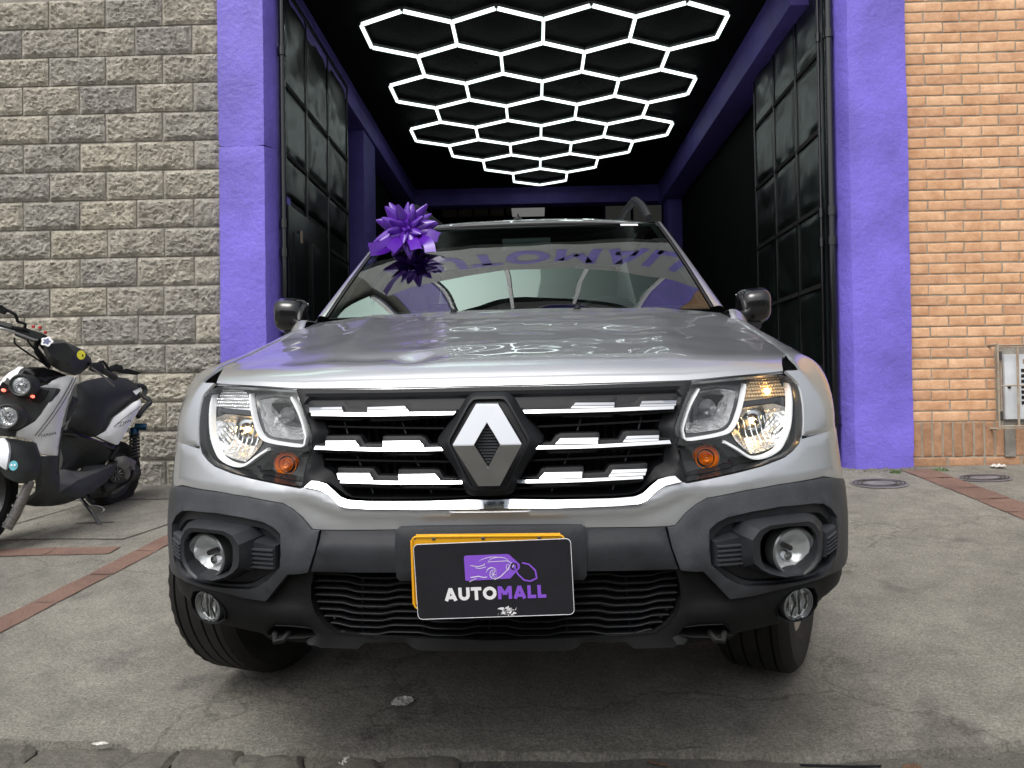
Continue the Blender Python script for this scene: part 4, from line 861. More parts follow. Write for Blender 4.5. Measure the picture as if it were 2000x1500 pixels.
for pts,w in ((arc(.003,.030,.037,.017,150,70),.0012),(arc(.012,.034,.022,.012,175,20)+[(.034,.036)],.0014),([(-.010,.037),(.03,.038),(.034,.036)],.0012),([(-.046,.031),(-.03,.028),(-.018,.031),(-.016,.034)],.0014),([(-.036,.026),(-.026,.024),(-.014,.027)],.0012),
    ([(-.047,.006),(-.03,.008),(-.02,.005),(-.013,.006)],.0018),(arc(-.003,.013,.011,.012,175,20),.0018),(arc(.0,.011,.007,.009,0,360,16),.0012),([(-.004,.004),(.004,.018)],.001),([(-.005,.012),(.006,.010)],.001),([(-.002,.0175),(.002,.0045)],.001),
    ([(.002,.000),(.015,.006),(.030,.020),(.036,.030)],.0016),(arc(.031,.025,.0035,.006,0,360,12),.001),([(.034,.036),(.043,.030),(.04,.024)],.0012),([(-.05,-.003),(-.035,.004)],.001)):
    mb.add(*ribbon(pts,w,.005,sp,False,len(pts)>4))
mb.build('car_line_art','white',sg,False)
mb=MB(); mb.add(*ribbon(arc(.043,.026,.006,.006,0,360,18),.003,.0052)); mb.build('tag_hole_print','sign',sg,False)
mb=MB(); mb.add(*ribbon([(.044,.024),(.050,.010),(.062,-.003),(.075,-.006),(.088,.0),(.086,.016),(.074,.029),(.060,.033)],.0032,.0054)); mb.build('tag_loop_print','purp',sg,False)
mb=MB(); rr_=random.Random(3)
for k in range(40):
    a=rr_.uniform(-.022,.022)*(.4+.6*rr_.random())+.024; b=-.069+rr_.uniform(-.008,.012)*(1-abs(a-.024)*25)
    q=[(a+rr_.uniform(-.007,.007),b+rr_.uniform(-.004,.005)) for _ in range(3)]; mb.add([sp(x_,max(z_,-.0775),.0047+rr_.random()*.0008) for x_,z_ in q],[(0,1,2)])
mb.build('torn_patch','white',sg,False)
# --- windscreen, pillars, roof
def wsp(u,v,o=0):
    a=u*u; X=u*(.712+(.592-.712)*v); Y=(1.14+.17*a)+((1.885+.075*a)-(1.14+.17*a))*v; Z=1.135+(.395)*v+.016*math.sin(PI*v)*(1-.3*a)
    return (X,Y-o*.5,Z+o*.85)
v,f=gridmesh(40,24,lambda u,w:wsp(-1+2*u,w)); obj('windscreen',v,f,'shield',car,True,60)
bf=MB()
for a0,a1,w0,w1 in ((-1,1,.955,1.0),(-1,1,0,.04)):
    v,f=gridmesh(30,2,lambda u,w:wsp(a0+(a1-a0)*u,w0+(w1-w0)*w,-.004)); bf.add(v,f)
for q in (-1,1):
    v,f=gridmesh(2,20,lambda u,w:wsp(q*(.955+.045*u),w,-.004)); bf.add(v,f)
bf.build('windscreen_frit','seam',car)
for sd in (1,-1):
    v,f=gridmesh(4,20,lambda u,w:(sd*(abs(wsp(1,w)[0])+.002+.016*u),wsp(1,w)[1]+.004+.006*u,wsp(1,w)[2]+.006-.004*u*u)); obj('windscreen_rubber',v,f,'seam',car)
    def pil(u,w,sd=sd):
        P0=Vector(wsp(1,w)); P0.x+=.016; P0.y+=.008;P0.z+=.006; P1=Vector((.795+(.655-.795)*w,1.40+(2.06-1.40)*w,1.115+(1.50-1.115)*w))
        p=P0.lerp(P1,u); p.z+=.014*math.sin(PI*u); p.y-=.012*math.sin(PI*u); return (p.x*sd,p.y,p.z)
    v,f=gridmesh(8,20,pil); obj('windscreen_pillar',v,f,'silver',car,True,60)
def roofp(u,v):
    a=abs(u); Y=(1.885+.075*u*u)+(4.15-1.885)*v; hw=lerp([(1.88,.60),(2.1,.635),(3.6,.64),(4.2,.60)],Y); zc=lerp([(1.88,1.541),(1.95,1.558),(2.05,1.575),(2.25,1.592),(2.6,1.602),(3.2,1.600),(4.2,1.53)],Y)
    q=Vector((u*3,Y*3,.5)); return (u*hw,Y,zc-.028*a**3-.012*u*u+.0012*noise.noise(q*2)*sm(1.9,2.0,Y))
v,f=gridmesh(40,50,lambda u,w:roofp(-1+2*u,w**1.6)); v,f=solid(v,f,(0,.002,-.012)); obj('roof',v,f,'silver',car,True,50)
MB().tube([(roofp(u/10-1,0)[0],roofp(u/10-1,0)[1]-.004,roofp(u/10-1,0)[2]-.012) for u in range(21)],.006,6).build('roof_seal','seam',car)
for sd in (1,-1):
    P=[(.575*sd,2.02,1.560),(.56*sd,2.07,1.605),(.54*sd,2.16,1.650),(.53*sd,2.35,1.675),(.525*sd,3.3,1.68),(.53*sd,3.65,1.66),(.52*sd,3.8,1.59)]
    MB().tube(spline(P,5),[.019]*len(spline(P,5)),10).build('roof_rail','blk',car)
ant=MB().lathe([(.0005,.012),(.014,.010),(.018,0)],(-.02,1.97,1.565),(0,0,1),12).build('aerial_base','blk',car); MB().tube([(-.02,1.97,1.573),(-.018,1.98,1.592),(-.012,1.985,1.578)],.0025,6).build('aerial_clip','blk',ant)
MB().box(-.035,.0,1.962,1.975,1.566,1.574).build('aerial_wedge','clad',ant,False)
# toll sticker on the screen
def wq(u0,u1,w0,w1,o): return [wsp(u0,w0,o),wsp(u1,w0,o),wsp(u1,w1,o),wsp(u0,w1,o)]
obj('windscreen_sticker',wq(.73,.86,.945,.972,.003),[(0,1,2,3)],'white',car,False)
# --- sides
def side(Y,t,sd):
    k=lerp([(1.4,1),(3.6,1),(4.2,.93)],Y)
    P=[(.80,.30),(.855,.40),(.872,.60),(.872,.80),(.855,.95),(.80,1.11)]
    i=min(int(t*5),4);u=t*5-i; x=P[i][0]+(P[i+1][0]-P[i][0])*u; z=P[i][1]+(P[i+1][1]-P[i][1])*u
    return (x*k*sd,Y,z)
def upper(Y,t,sd,o=0):
    k=lerp([(1.4,1),(3.6,1),(4.2,.93)],Y); x=.80+(.645-.80)*t; return ((x*k+o)*sd,Y+.0*t,1.11+(1.545-1.11)*t+.0)
for sd in (1,-1):
    for nm,y0,y1 in (('front_door',1.525,2.36),('rear_door',2.366,3.14),('rear_quarter',3.146,4.2)):
        v,f=gridmesh(12,20,lambda u,w:side(y0+(y1-y0)*u,w,sd)); 
        v=[Vector(p) for p in v]
        for p in v:
            if (p.y-3.493)**2+(p.z-.343)**2<.40**2: 
                d=Vector((0,p.y-3.493,p.z-.343)); d=d.normalized()*.40 if d.length>1e-3 else Vector((0,0,.4)); p.y,p.z=3.493+d.y,.343+d.z
        d=obj(nm,v,f,'silver',car)
        ya=max(y0,1.525)
        def up(u,w,o=0):
            Y=y0+(y1-y0)*u; ymin=1.42+.66*w; 
            Y=max(Y,ymin+.02) if nm=='front_door' else Y
            if nm=='rear_quarter': Y=min(Y,4.15-.25*w)
            return upper(Y,w,sd,o)
        v,f=gridmesh(8,6,up); obj('window_frame',v,f,'seam',d)
        v,f=gridmesh(8,6,lambda u,w:up(.06+.88*u,.08+.80*w,.006)); obj('side_window',v,f,'sideglass',d)
        if nm!='rear_quarter': MB().tube([(.885*sd,y1-.2,.98),(.90*sd,y1-.17,.985),(.90*sd,y1-.09,.985),(.88*sd,y1-.06,.98)],.011,8).build('door_handle','silver',d)
    bevbox('sill',min(.78*sd,.86*sd),max(.78*sd,.86*sd),1.2,3.1,.22,.36,'clad',car)
    tl=bevbox('tail_lamp',min(.70*sd,.83*sd),max(.70*sd,.83*sd),4.10,4.26,.85,1.15,'amber',car,.02)
v,f=gridmesh(10,10,lambda u,w:((-1+2*u)*(.80-.10*w),4.22-.02*w-.15*max(0,w-.5)**1.0,.45+1.08*w)); obj('tailgate',v,f,'silver',car)
v,f=gridmesh(8,5,lambda u,w:((-1+2*u)*(.60-.03*w),4.235-.03-.15*(.12+.3*w),1.1+.33*w)); obj('rear_window',v,f,'sideglass',car)
bevbox('rear_bumper',-.84,.84,4.1,4.34,.30,.58,'clad',car,.04)
box('underbody_light_block',-.60,.60,1.0,4.2,.25,.34,'void',car); box('bulkhead',-.70,.70,1.13,1.2,.34,1.10,'void',car)  # black box under the car is added to block light
v,f=gridmesh(10,3,lambda u,w:((-1+2*u)*.70,1.15+.12*w+.12*(-1+2*u)**2,1.118+.004*w)); obj('scuttle_panel','' or v,f,'blk',car)
# interior
bevbox('dashboard',-.66,.66,1.36,1.72,.85,1.10,'blk',car,.05)
for x in (-.36,.36):
    st=bevbox('front_seat',x-.24,x+.24,2.05,2.5,.55,.72,'seatf',car,.06); 
    v=[Vector(p) for p in [(x-.23,2.44,.65),(x+.23,2.44,.65),(x+.18,2.66,1.20),(x-.18,2.66,1.20)]]; v,f=solid(v,[(0,1,2,3)],(0,.12,.02)); obj('seat_back',v,f,'seatf',st)
    bevbox('headrest',x-.12,x+.12,2.64,2.73,1.22,1.40,'seatf',st,.04)
bevbox('rear_seat',-.6,.6,2.95,3.1,.6,1.2,'seatf',car,.06)
mb=MB(); P=[(.36+.185*math.cos(a*PI/12),1.80-.06*math.sin(a*PI/12),1.02+.17*math.sin(a*PI/12)) for a in range(24)]; mb.tube(P+[P[0]],.014,8); mb.tube([(.36,1.72,.98),(.36,1.80,1.02)],.03,8); mb.build('steering_wheel','blk',car)
bevbox('rear_view_mirror',-.09,.13,1.93,1.95,1.42,1.48,'lampgrey',car,.008)
# mirrors
for sd in (1,-1):
    prof=[(0,0),(.045,.010),(.066,.030),(.073,.06),(.07,.1)]
    zc=1.140 if sd==1 else 1.150
    me=bpy.data.meshes.new('m'); bm=bmesh.new()
    bmesh.ops.create_cube(bm,size=1)
    for vv in bm.verts:
        c_=vv.co; front=c_.y<0; k=.72 if front else 1
        vv.co=Vector((.905*sd+c_.x*.142*k, 1.45+c_.y*.12, zc+c_.z*(.158 if c_.x*sd>0 else .145)*k+(0.004 if c_.x*sd>0 else -.002)))
    bmesh.ops.bevel(bm,geom=bm.edges[:],offset=.042,segments=6,profile=.55,affect='EDGES'); bm.to_mesh(me); bm.free()
    mr=link('door_mirror',me,'gloss',car,True,60)
    bevbox('mirror_glass',min(.845*sd,.965*sd),max(.845*sd,.965*sd),1.498,1.506,zc-.05,zc+.05,'chrome',mr,.003)
    bevbox('mirror_base',min(.775*sd,.93*sd),max(.775*sd,.93*sd),1.425,1.485,zc-.088,zc-.045,'clad',mr,.015)
    MB().tube([(.80*sd,1.47,1.08),(.74*sd,1.49,1.07)],.02,8).build('mirror_arm','clad',mr)
# wheels
def wheel(x,y,steer):
    root=bpy.data.objects.new('wheel',None); COL.objects.link(root); root.parent=car
    sg_=1 if x>0 else -1
    m=Matrix.Rotation(steer,4,'Z'); m.translation=(x,y,.352); root.matrix_local=m
    R=.343; prof=[(.215,-.085),(.235,-.105),(.28,-.112),(.315,-.108),(.333,-.095),(.338,-.088)]
    for g in (-.062,-.022,.022,.062):
        prof+=[(R,g-.018),(R,g-.004),(R-.009,g-.003),(R-.009,g+.003),(R,g+.004)]
    prof+=[(R,.082),(.338,.088),(.333,.095),(.315,.108),(.28,.112),(.235,.105),(.215,.085)]
    mb=MB().lathe(prof,(0,0,0),(1,0,0),96)
    # shoulder sipes
    n=96; 
    for i,(r,h) in enumerate(prof):
        if .325<r and abs(h)>.07:
            for k in range(n):
                if k%2==0:
                    p=mb.v[i*n+k]; l=math.hypot(p.y,p.z); q=(l-.004)/l; p.y*=q; p.z*=q
    ty=mb.build('tyre','tyre',root,True,30)
    rm=MB().lathe([(.218,-.09),(.205,-.08),(.2,.0),(.205,.08),(.218,.09)],(0,0,0),(1,0,0),48).build('rim','rim',root)
    for k in range(5):
        a=2*PI*k/5; d=Vector((0,math.cos(a),math.sin(a))); e=Vector((0,-math.sin(a),math.cos(a))); xo=.05*sg_
        v=[Vector((xo,0,0))+d*r_+e*w_ for r_,w_ in ((.03,-.03),(.03,.03),(.20,.02),(.20,-.02))]; v,f=solid(v,[(0,1,2,3)],(.02*sg_,0,0)); obj('spoke',v,f,'rim',rm)
    MB().lathe([(.0005,.075*sg_),(.03,.073*sg_),(.055,.06*sg_),(.06,.04*sg_)],(0,0,0),(1,0,0),24).build('hub_cap','rim',rm)
    MB().lathe([(.14,0),(.14,.01),(.02,.012)],(.0,0,0),(1,0,0),32).build('brake_disc','eng',rm)
    return root
ST=math.radians(-18)
wheel(.80,.84,math.radians(-25)); wheel(-.805,.84,ST); wheel(.76,3.493,0); wheel(-.76,3.493,0)
# ================================================================ SETTING
def gz(x,y):
    a=.012*x
    return a if y>=5.3 else a-.118*(5.3-y)
KX=[(-14,2.25),(-3,2.23),(-1.52,2.19),(-1.06,2.15),(-.43,2.10),(0,2.095),(.4,2.09),(.71,2.055),(1.26,2.11),(3,2.2),(14,2.2)]
def kerby(x): return lerp(KX,x)+.018*noise.noise(Vector((x*5,1,2)))+.010*noise.noise(Vector((x*19,5,2)))+(.03*noise.noise(Vector((x*3,7,2))) if x<-.4 else 0)
def gdisp(x,y): return .0035*noise.noise(Vector((x*3,y*3,0)))+.0022*noise.noise(Vector((x*11,y*11,3)))
xs=[-14,-10,-7,-5]+[-4+ i*.05 for i in range(0,161)]+[5,7,10,14]
def pv(i,t):
    x=i; y0=kerby(x); y=y0+(5.62-y0)*t; e=1-sm(0,.035,t)
    z=gz(x,y)+gdisp(x,y); 
    z-=e*(.012+.012*noise.noise(Vector((x*14,y*20,1)))+.008*noise.noise(Vector((x*40,y*40,1))))
    return (x,y,z)
vt_=[-1,-.5]+[ (j/90)**1.35 for j in range(91)]
def pg(x,t):
    if t<0: p=pv(x,0); k=-t; return (x,p[1]-.012*k+.006*noise.noise(Vector((x*30,k*3,9))),p[2]-.075*k)
    return pv(x,t)
v,f=gridmesh(len(xs)-1,len(vt_)-1,pg,xs,vt_); pave=struct(obj('pavement',v,f,'conc',None,True,60))
v,f=gridmesh(60,30,lambda u,w:(-3+6*u,5.60+11.5*w,gz(-3+6*u,6)+.0)); struct(obj('garage_floor',v,f,'conc'))
v,f=gridmesh(200,40,lambda u,w:(-5+10*u,2.6-2.2*w,-.412+.012*(-5+10*u)+.006*noise.noise(Vector((u*40,w*12,5)))+.004*noise.noise(Vector((u*150,w*40,5))) -.03*sm(.3,1,w)))
struct(obj('gutter',v,f,'road'))
v=[(-60,-70,-.46),(60,-70,-.46),(60,3.2,-.46),(-60,3.2,-.46)]; struct(obj('road',v,[(0,1,2,3)],'road'))
# broken kerb stones, bottom left
KS=[((-1.75,-1.40),'a'),((-1.38,-1.13),'b'),((-1.12,-.98),'c'),((-.97,-.80),'d'),((-.79,-.62),'e'),((-.60,-.42),'f'),((-.40,-.22),'g')]
for (x0,x1),_ in KS:
    shx=rnd.uniform(-.05,.05); y1=kerby((x0+x1)/2)-.004; y0=y1-.13-.03*rnd.random(); n=14; v=[];f=[]
    nx,ny=12,6
    def ks(u,w):
        x=x0-.006+(x1-x0+.010)*u+shx*(w-.5); y=y0+(y1-y0)*w; ex=min(u,1-u)*2; ey=min(w,1-w)*2; e=min(1,3*min(ex,ey))
        jx=.012*noise.noise(Vector((x*20,y*20,4))); 
        z=-.425+.012*x+ .022+.016*sm(0,.6,e)*(.85+.2*w)+.008*noise.noise(Vector((x*25,y*25,7)))+.004*noise.noise(Vector((x*70,y*70,7)))
        return (x+jx,y+.012*noise.noise(Vector((x*18,y*18,8))),z)
    v,f=gridmesh(nx,ny,ks); obj('kerb_stone',v,f,'kerb',pave)
# slab joints: thin dark lines in the paving
def groundline(name,pts,w,m='dirt',h=.003,parent=pave):
    P=[]; 
    for a,b in zip(pts,pts[1:]):
        n=max(2,int(math.dist(a,b)/.06)); P+=[(a[0]+(b[0]-a[0])*k/n,a[1]+(b[1]-a[1])*k/n) for k in range(n)]
    P.append(pts[-1]); v,f=ribbon([(a+.003*noise.noise(Vector((a*9,b*9,1))),b) for a,b in P],w,0,lambda a,b,d:(a,b,gz(a,b)+gdisp(a,b)+h)); return obj(name,v,f,m,parent,False)
groundline('slab_joint',[(-4.5,4.10),(-2.83,4.085),(-2.16,4.055),(-1.6,5.25)],.012)
groundline('slab_joint',[(-4.5,4.95),(-2.3,4.885),(-1.9,4.88)],.014)
groundline('slab_joint',[(-3.05,4.09),(-2.75,4.93)],.009)
groundline('slab_joint',[(-2.6,4.37),(-2.38,4.375)],.018)
# red tile strips
def tilestrip(a,b,w,L):
    a=Vector(a);b=Vector(b); d=(b-a); n=int(d.length/L); d.normalize(); nn=Vector((-d.y,d.x))
    for k in range(n):
        p=a+d*(k*L+.004); q=a+d*((k+1)*L-.004)
        v,f=gridmesh(6,3,lambda u,t:(lambda P:(P.x,P.y,gz(P.x,P.y)+gdisp(P.x,P.y)+.004+.003*noise.noise(Vector((P.x*14,P.y*14,k)))))(p.lerp(q,u)+nn*(w*(t-.5)+.003*noise.noise(Vector((k,u*3,t))))))
        obj('tile',v,f,'tile',pave)
tilestrip((-2.16,2.2),(-1.80,4.75),.115,.33)
tilestrip((-4.4,3.86),(-2.02,3.86),.115,.33)
tilestrip((2.47,5.22),(2.66,2.3),.20,.26)
# purple overspray and metal covers by the right pillar
def disc(name,cx,cy,rx,ry,m,h=.005):
    P=[(cx+rx*math.cos(k*PI/16),cy+ry*math.sin(k*PI/16)) for k in range(32)]; V=[(cx,cy,gz(cx,cy)+gdisp(cx,cy)+h)]+[(a,b,gz(a,b)+gdisp(a,b)+h) for a,b in P]
    return obj(name,V,[(0,1+i,1+(i+1)%32) for i in range(32)],m,None,False)
M['cover']=mat('cast_cover',(.16,.15,.165),.8,var=.25,vscale=12,speck=.3,bump=.003,bscale=60)
for nm,cx,cy,rx,ry,lb in (('drain_cover',2.08,4.86,.17,.13,'round metal cover with purple overspray, at the foot of the right purple pillar'),('drain_cover',2.75,4.93,.16,.10,'round metal cover beyond the red tile strip, under the meter cage')):
    o=disc(nm,cx,cy,rx,ry,'cover'); tag(o,lb,'drain cover')
    for k in range(3): v,f=ribbon([(cx+rx*.9*math.cos(a*PI/8)*(1-.16*k),cy+ry*.7*math.sin(a*PI/8)*(1-.16*k)) for a in range(17)],.010,.008,lambda a,b,d:(a,b,gz(a,b)+gdisp(a,b)+d)); obj('cover_ring',v,f,'dirt',o,False)
for gx,gy,r,lb in ((2.60,5.16,.05,'small grass tuft at the foot of the brick wall, left of the meter cage'),(2.30,5.13,.04,'small grass tuft between the tile strip and the right purple pillar')):
    mb=MB()
    for k in range(70):
        a=rnd.uniform(0,2*PI); q=r*math.sqrt(rnd.random()); x,y=gx+q*math.cos(a),gy+q*.6*math.sin(a); z=gz(x,y); h=rnd.uniform(.012,.035); dx,dy=rnd.uniform(-.02,.02),rnd.uniform(-.02,.02)
        mb.add([(x-.0015,y,z),(x+.0015,y,z),(x+dx,y+dy,z+h)],[(0,1,2)])
    tag(mb.build('grass_tuft','grass',None,False),lb,'grass')
# litter
def crumple(name,x,y,rx,ry,m,label,cat,rot=0,h=.006,z0=None,seed=1):
    v=[];n=11; c,s_=math.cos(rot),math.sin(rot)
    def fn(u,w):
        a=(u-.5)*2;b=(w-.5)*2; k=1+.25*noise.noise(Vector((a*2,b*2,seed))); X=a*rx*k*(1-.25*b*b);Y=b*ry*k*(1-.5*a*a)
        xx,yy=x+X*c-Y*s_,y+X*s_+Y*c; z=(gz(xx,yy)+gdisp(xx,yy) if z0 is None else z0)+.004+h*(1+noise.noise(Vector((a*3,b*3,seed+5))))+.5*h*noise.noise(Vector((a*8,b*8,seed)))
        return (xx,yy,z)
    v,f=gridmesh(n,n,fn); o=obj(name,v,f,m,None,False); return tag(o,label,cat)
crumple('paper_scrap',-.406,2.33,.034,.030,'paper','pale crumpled paper scrap on the concrete just in front of the bumper','litter',.2,seed=2)
crumple('paper_scrap',-.513,2.055,.016,.022,'paper','small upright grey-green paper scrap in the gutter at the bottom centre','litter',.1,.008,-.408,seed=5)
crumple('paper_scrap',-1.20,2.125,.022,.008,'paper','tiny white and red wrapper on the broken kerb at lower left','litter',.1,.004,seed=8)
crumple('dry_leaf',-.80,2.045,.065,.018,'leaf','large crumpled brown leaf lying in the gutter at lower left','leaf',.1,.006,-.420,seed=3)
crumple('dry_leaf',.93,2.015,.028,.018,'leaf','orange-brown dry leaf in the gutter at lower right','leaf',.4,.004,-.402,seed=4)
crumple('dry_leaf',.30,2.045,.030,.006,'leaf','thin dry leaf with a yellow tip in the gutter right of centre','leaf',-.5,.003,-.405,seed=9)
crumple('paper_scrap',2.98,5.19,.05,.03,'paper','white folded paper on the ground against the brick wall under the meter cage','litter',.0,.012,seed=6)
tw=MB().tube([(.66,2.04,-.400),(.78,2.028,-.398),(.86,2.032,-.399)],.0035,6); tag(tw.build('twig','blk',None),'thin black twig lying along the gutter at lower right','twig')
# pebbles and grit (stuff)
mb=MB()
for k in range(1400):
    x=rnd.uniform(-1.9,1.6); 
    if k<700: y=kerby(x)-rnd.random()**2*.14; z=-.412+.012*x
    else: y=rnd.uniform(2.1,5.2); z=gz(x,y)+gdisp(x,y); x=rnd.uniform(-3.6,3.3)*1.0; z=gz(x,y)+gdisp(x,y)
    r=rnd.uniform(.0012,.0035)*(1.6 if rnd.random()<.06 else 1); a=rnd.uniform(0,6)
    mb.add([(x+r*math.cos(a+q*2.1)*rnd.uniform(.7,1.3),y+r*math.sin(a+q*2.1),z) for q in range(3)]+[(x,y,z+r*1.1)],[(0,1,3),(1,2,3),(2,0,3)])
g_=mb.build('grit','kerb',None,False); g_['kind']='stuff'
# ---- block wall, left
bw=thing('block_wall','grey split-face concrete block wall behind the scooter','wall',(-3.5,5.4,0))
def ap(o,par): o.parent=par; o.matrix_parent_inverse=par.matrix_world.inverted() if False else Matrix.Translation(-par.location); return o
ap(box('mortar_backing',-8,-2.10,5.318,5.50,-.4,3.5,'mortar'),bw)
def blockmesh(w,h,seed,nx=38,nz=19,amp=.026):
    def fn(u,t):
        x=-w/2+w*u; z=-h/2+h*t; ed=min(min(u,1-u)*w,min(t,1-t)*h); e=sm(0,.022,ed)
        q=Vector((x*9,z*9,seed*7.3)); 
        n1=noise.noise(q); n2=abs(noise.noise(q*2.6)); n3=noise.noise(q*6); n4=noise.noise(q*14)
        d=.004+e*(.012+amp*(.30*n1+.38*n2+.42*n3+.38*n4+.15*noise.noise(q*30)))
        return (x+.002*noise.noise(q*3),-max(d,.001),z+.002*noise.noise(q*4))
    v,f=gridmesh(nx,nz,fn); n=len(v); b=[0,nx,(nz+1)*(nx+1)-1,nz*(nx+1)]
    # rim
    ring=list(range(0,nx+1))+[nx+(nx+1)*j for j in range(1,nz+1)]+[nz*(nx+1)+i for i in range(nx-1,-1,-1)]+[(nx+1)*j for j in range(nz-1,0,-1)]
    v=[tuple(p) for p in v]; base=len(v)
    for i in ring: v.append((v[i][0],.03,v[i][2]))
    m_=len(ring)
    for k in range(m_): f.append((ring[k],base+k,base+(k+1)%m_,ring[(k+1)%m_]))
    me=mesh(v,f,'block'); me.materials.append(M['block']); me.polygons.foreach_set('use_smooth',[True]*len(me.polygons)); 
    try: me.set_sharp_from_angle(angle=math.radians(42))
    except Exception: pass
    return me
VAR=[blockmesh(.385,.187,i) for i in range(10)]
half_cache={}
rowz=[3.31-.1985*k for k in range(18)]  # joint heights
for r,zt in enumerate(rowz):
    zc=zt-.099
    if zc<-.12: continue
    # even rows: joints at -2.52,-2.92..; odd rows: -2.316,...
    j0=-2.520 if r%2==0 else -2.316
    sh=rnd.uniform(-.008,.008)
    edges=[-2.125]; x=j0+sh
    while x>-4.9: edges.append(x); x-=.3965
    for a,b in zip(edges,edges[1:]):
        w=a-b-.010
        if w<.02: continue
        if abs(w-.387)<.015: me=VAR[rnd.randrange(10)]
        else:
            key=(round(w,2)); 
            if key not in half_cache: half_cache[key]=[blockmesh(w,.187,40+q+len(half_cache)*3,14,13) for q in range(3)]
            me=half_cache[key][rnd.randrange(3)]
        o=bpy.data.objects.new('block',me); COL.objects.link(o); o.parent=bw
        o.location=((a+b)/2+3.5,5.318-5.4+.002*rnd.random()-.004,zc+rnd.uniform(-.002,.002)); o.rotation_euler=(rnd.uniform(-.01,.01),rnd.choice((0,0,PI)) if False else 0,rnd.uniform(-.006,.006))
# ---- brick wall, right
rw=thing('brick_wall','orange clay brick wall with a soldier course at its foot, right of the purple pillar','wall',(3.2,5.4,0))
ap(box('mortar_backing',2.44,9,5.298,5.50,-.3,3.5,'mortar2'),rw)
def brickmesh(w,h,seed):
    def fn(u,t):
        x=-w/2+w*u; z=-h/2+h*t; ed=min(min(u,1-u)*w,min(t,1-t)*h); e=sm(0,.006,ed); q=Vector((x*20,z*20,seed*3.1))
        cr=.0035*noise.noise(q*2)*(1-e)
        return (x+cr,-(.0008+.0022*e+.0016*noise.noise(q)),z+cr*.6+.0012*noise.noise(Vector((x*8,seed,0))))
    us_=[0,.02,.06]+[.12+.76*i/5 for i in range(6)]+[.94,.98,1]; ts=[0,.06,.2,.5,.8,.94,1]
    v,f=gridmesh(len(us_)-1,len(ts)-1,fn,us_,ts); nx=len(us_)-1;nz=len(ts)-1
    ring=list(range(0,nx+1))+[nx+(nx+1)*j for j in range(1,nz+1)]+[nz*(nx+1)+i for i in range(nx-1,-1,-1)]+[(nx+1)*j for j in range(nz-1,0,-1)]
    v=[tuple(p) for p in v]; base=len(v)
    for i in ring: v.append((v[i][0],.01,v[i][2]))
    for k in range(len(ring)): f.append((ring[k],base+k,base+(k+1)%len(ring),ring[(k+1)%len(ring)]))
    me=mesh(v,f,'brick'); me.polygons.foreach_set('use_smooth',[True]*len(me.polygons)); return me
BC={}
def putbrick(a,b,z0,z1,mm='brick',vert=False):
    w,h=b-a,z1-z0
    if vert: key=('v',round(h,2),round(w,3))
    else: key=('h',round(w,2),round(h,3))
    if key not in BC: 
        L=[]
        for q in range(5):
            me=brickmesh(h if vert else w,w if vert else h,q+len(BC)*5); me.materials.append(M[mm]); L.append(me)
        BC[key]=L
    o=bpy.data.objects.new('brick',BC[key][rnd.randrange(5)]); COL.objects.link(o); o.parent=rw
    o.location=((a+b)/2-3.2,5.298-5.4-.001*rnd.random(),(z0+z1)/2+rnd.uniform(-.0015,.0015)); o.rotation_euler=(0,(PI/2 if vert else 0)+rnd.uniform(-.005,.005),0)
    return o
PIT=.0698; J=.0085; z=.328; r=0; XW=3.86
while z<3.22:
    z1=z+PIT-J; 
    typ=r%2
    xs_=[2.487]
    x=2.862-.24 if typ==0 else 2.742
    x+=rnd.uniform(-.006,.006)
    while x<XW: xs_.append(x); x+=.2392
    for a,b in zip(xs_,xs_[1:]):
        if b>3.04 and .30<z<.80: 
            if a>3.02: continue
            b=min(b,3.045)
        if b-a-J>.03: putbrick(a,b-J,z,z1)
    z+=PIT; r+=1
x=2.487
while x<XW:
    if 3.075<x+.03<3.16: x=3.158; continue
    putbrick(x+.004,x+.058,.095,.32,'brickd',True); x+=.0677
x=2.487
while x<XW: putbrick(x,x+.225,.028,.085,'brickd'); x+=.239
ap(box('cement_patch',3.085,3.152,5.284,5.30,.09,.33,'mortar'),rw)
# ---- pillars
def pillar(name,x0,x1,inner,label,seams):
    root=thing(name,label,'pillar',((x0+x1)/2,5.45,0))
    prev=-.15
    for zt in seams+[3.9]:
        z0,z1=prev+.0,zt-.004
        c=.05; y0,y1=5.255,5.66
        if inner>0: P=[(x0,y0),(x1-c,y0),(x1,y0+c*1.5),(x1,y1),(x0,y1)]
        else: P=[(x0+c,y0),(x1,y0),(x1,y1),(x0,y1),(x0,y0+c*1.5)]
        P=dens(P,.05); n=len(P); nz=max(2,int((z1-z0)/.05)); v=[]
        for k in range(nz+1):
            z=z0+(z1-z0)*k/nz
            for a,b in P:
                q=Vector((a*6,b*6,z*3)); d=.004*noise.noise(q)+.0018*noise.noise(q*5)+(.004*noise.noise(q*9) if z<.35 else 0)
                e=.0 if 0<k<nz else .003
                v.append((a+d*(1 if a>(x0+x1)/2 else -1)-e*(1 if a>(x0+x1)/2 else -1),b-d+e,z+(.02*noise.noise(Vector((a*14,2,b*9))) if k==0 else 0)))
        f=[(k*n+i,k*n+(i+1)%n,(k+1)*n+(i+1)%n,(k+1)*n+i) for k in range(nz) for i in range(n)]+[tuple(range(n)),tuple(range(nz*n,(nz+1)*n))]
        o=obj('cast_section',v,f,'purple',None,True,40); ap(o,root); prev=zt
    return root
pL=pillar('purple_pillar',-2.115,-1.755,1,'purple painted concrete pillar against the grey block wall, left side of the gateway',[2.255])
pR=pillar('purple_pillar',2.050,2.478,-1,'purple painted concrete pillar beside the orange brick wall, right side of the gateway',[])
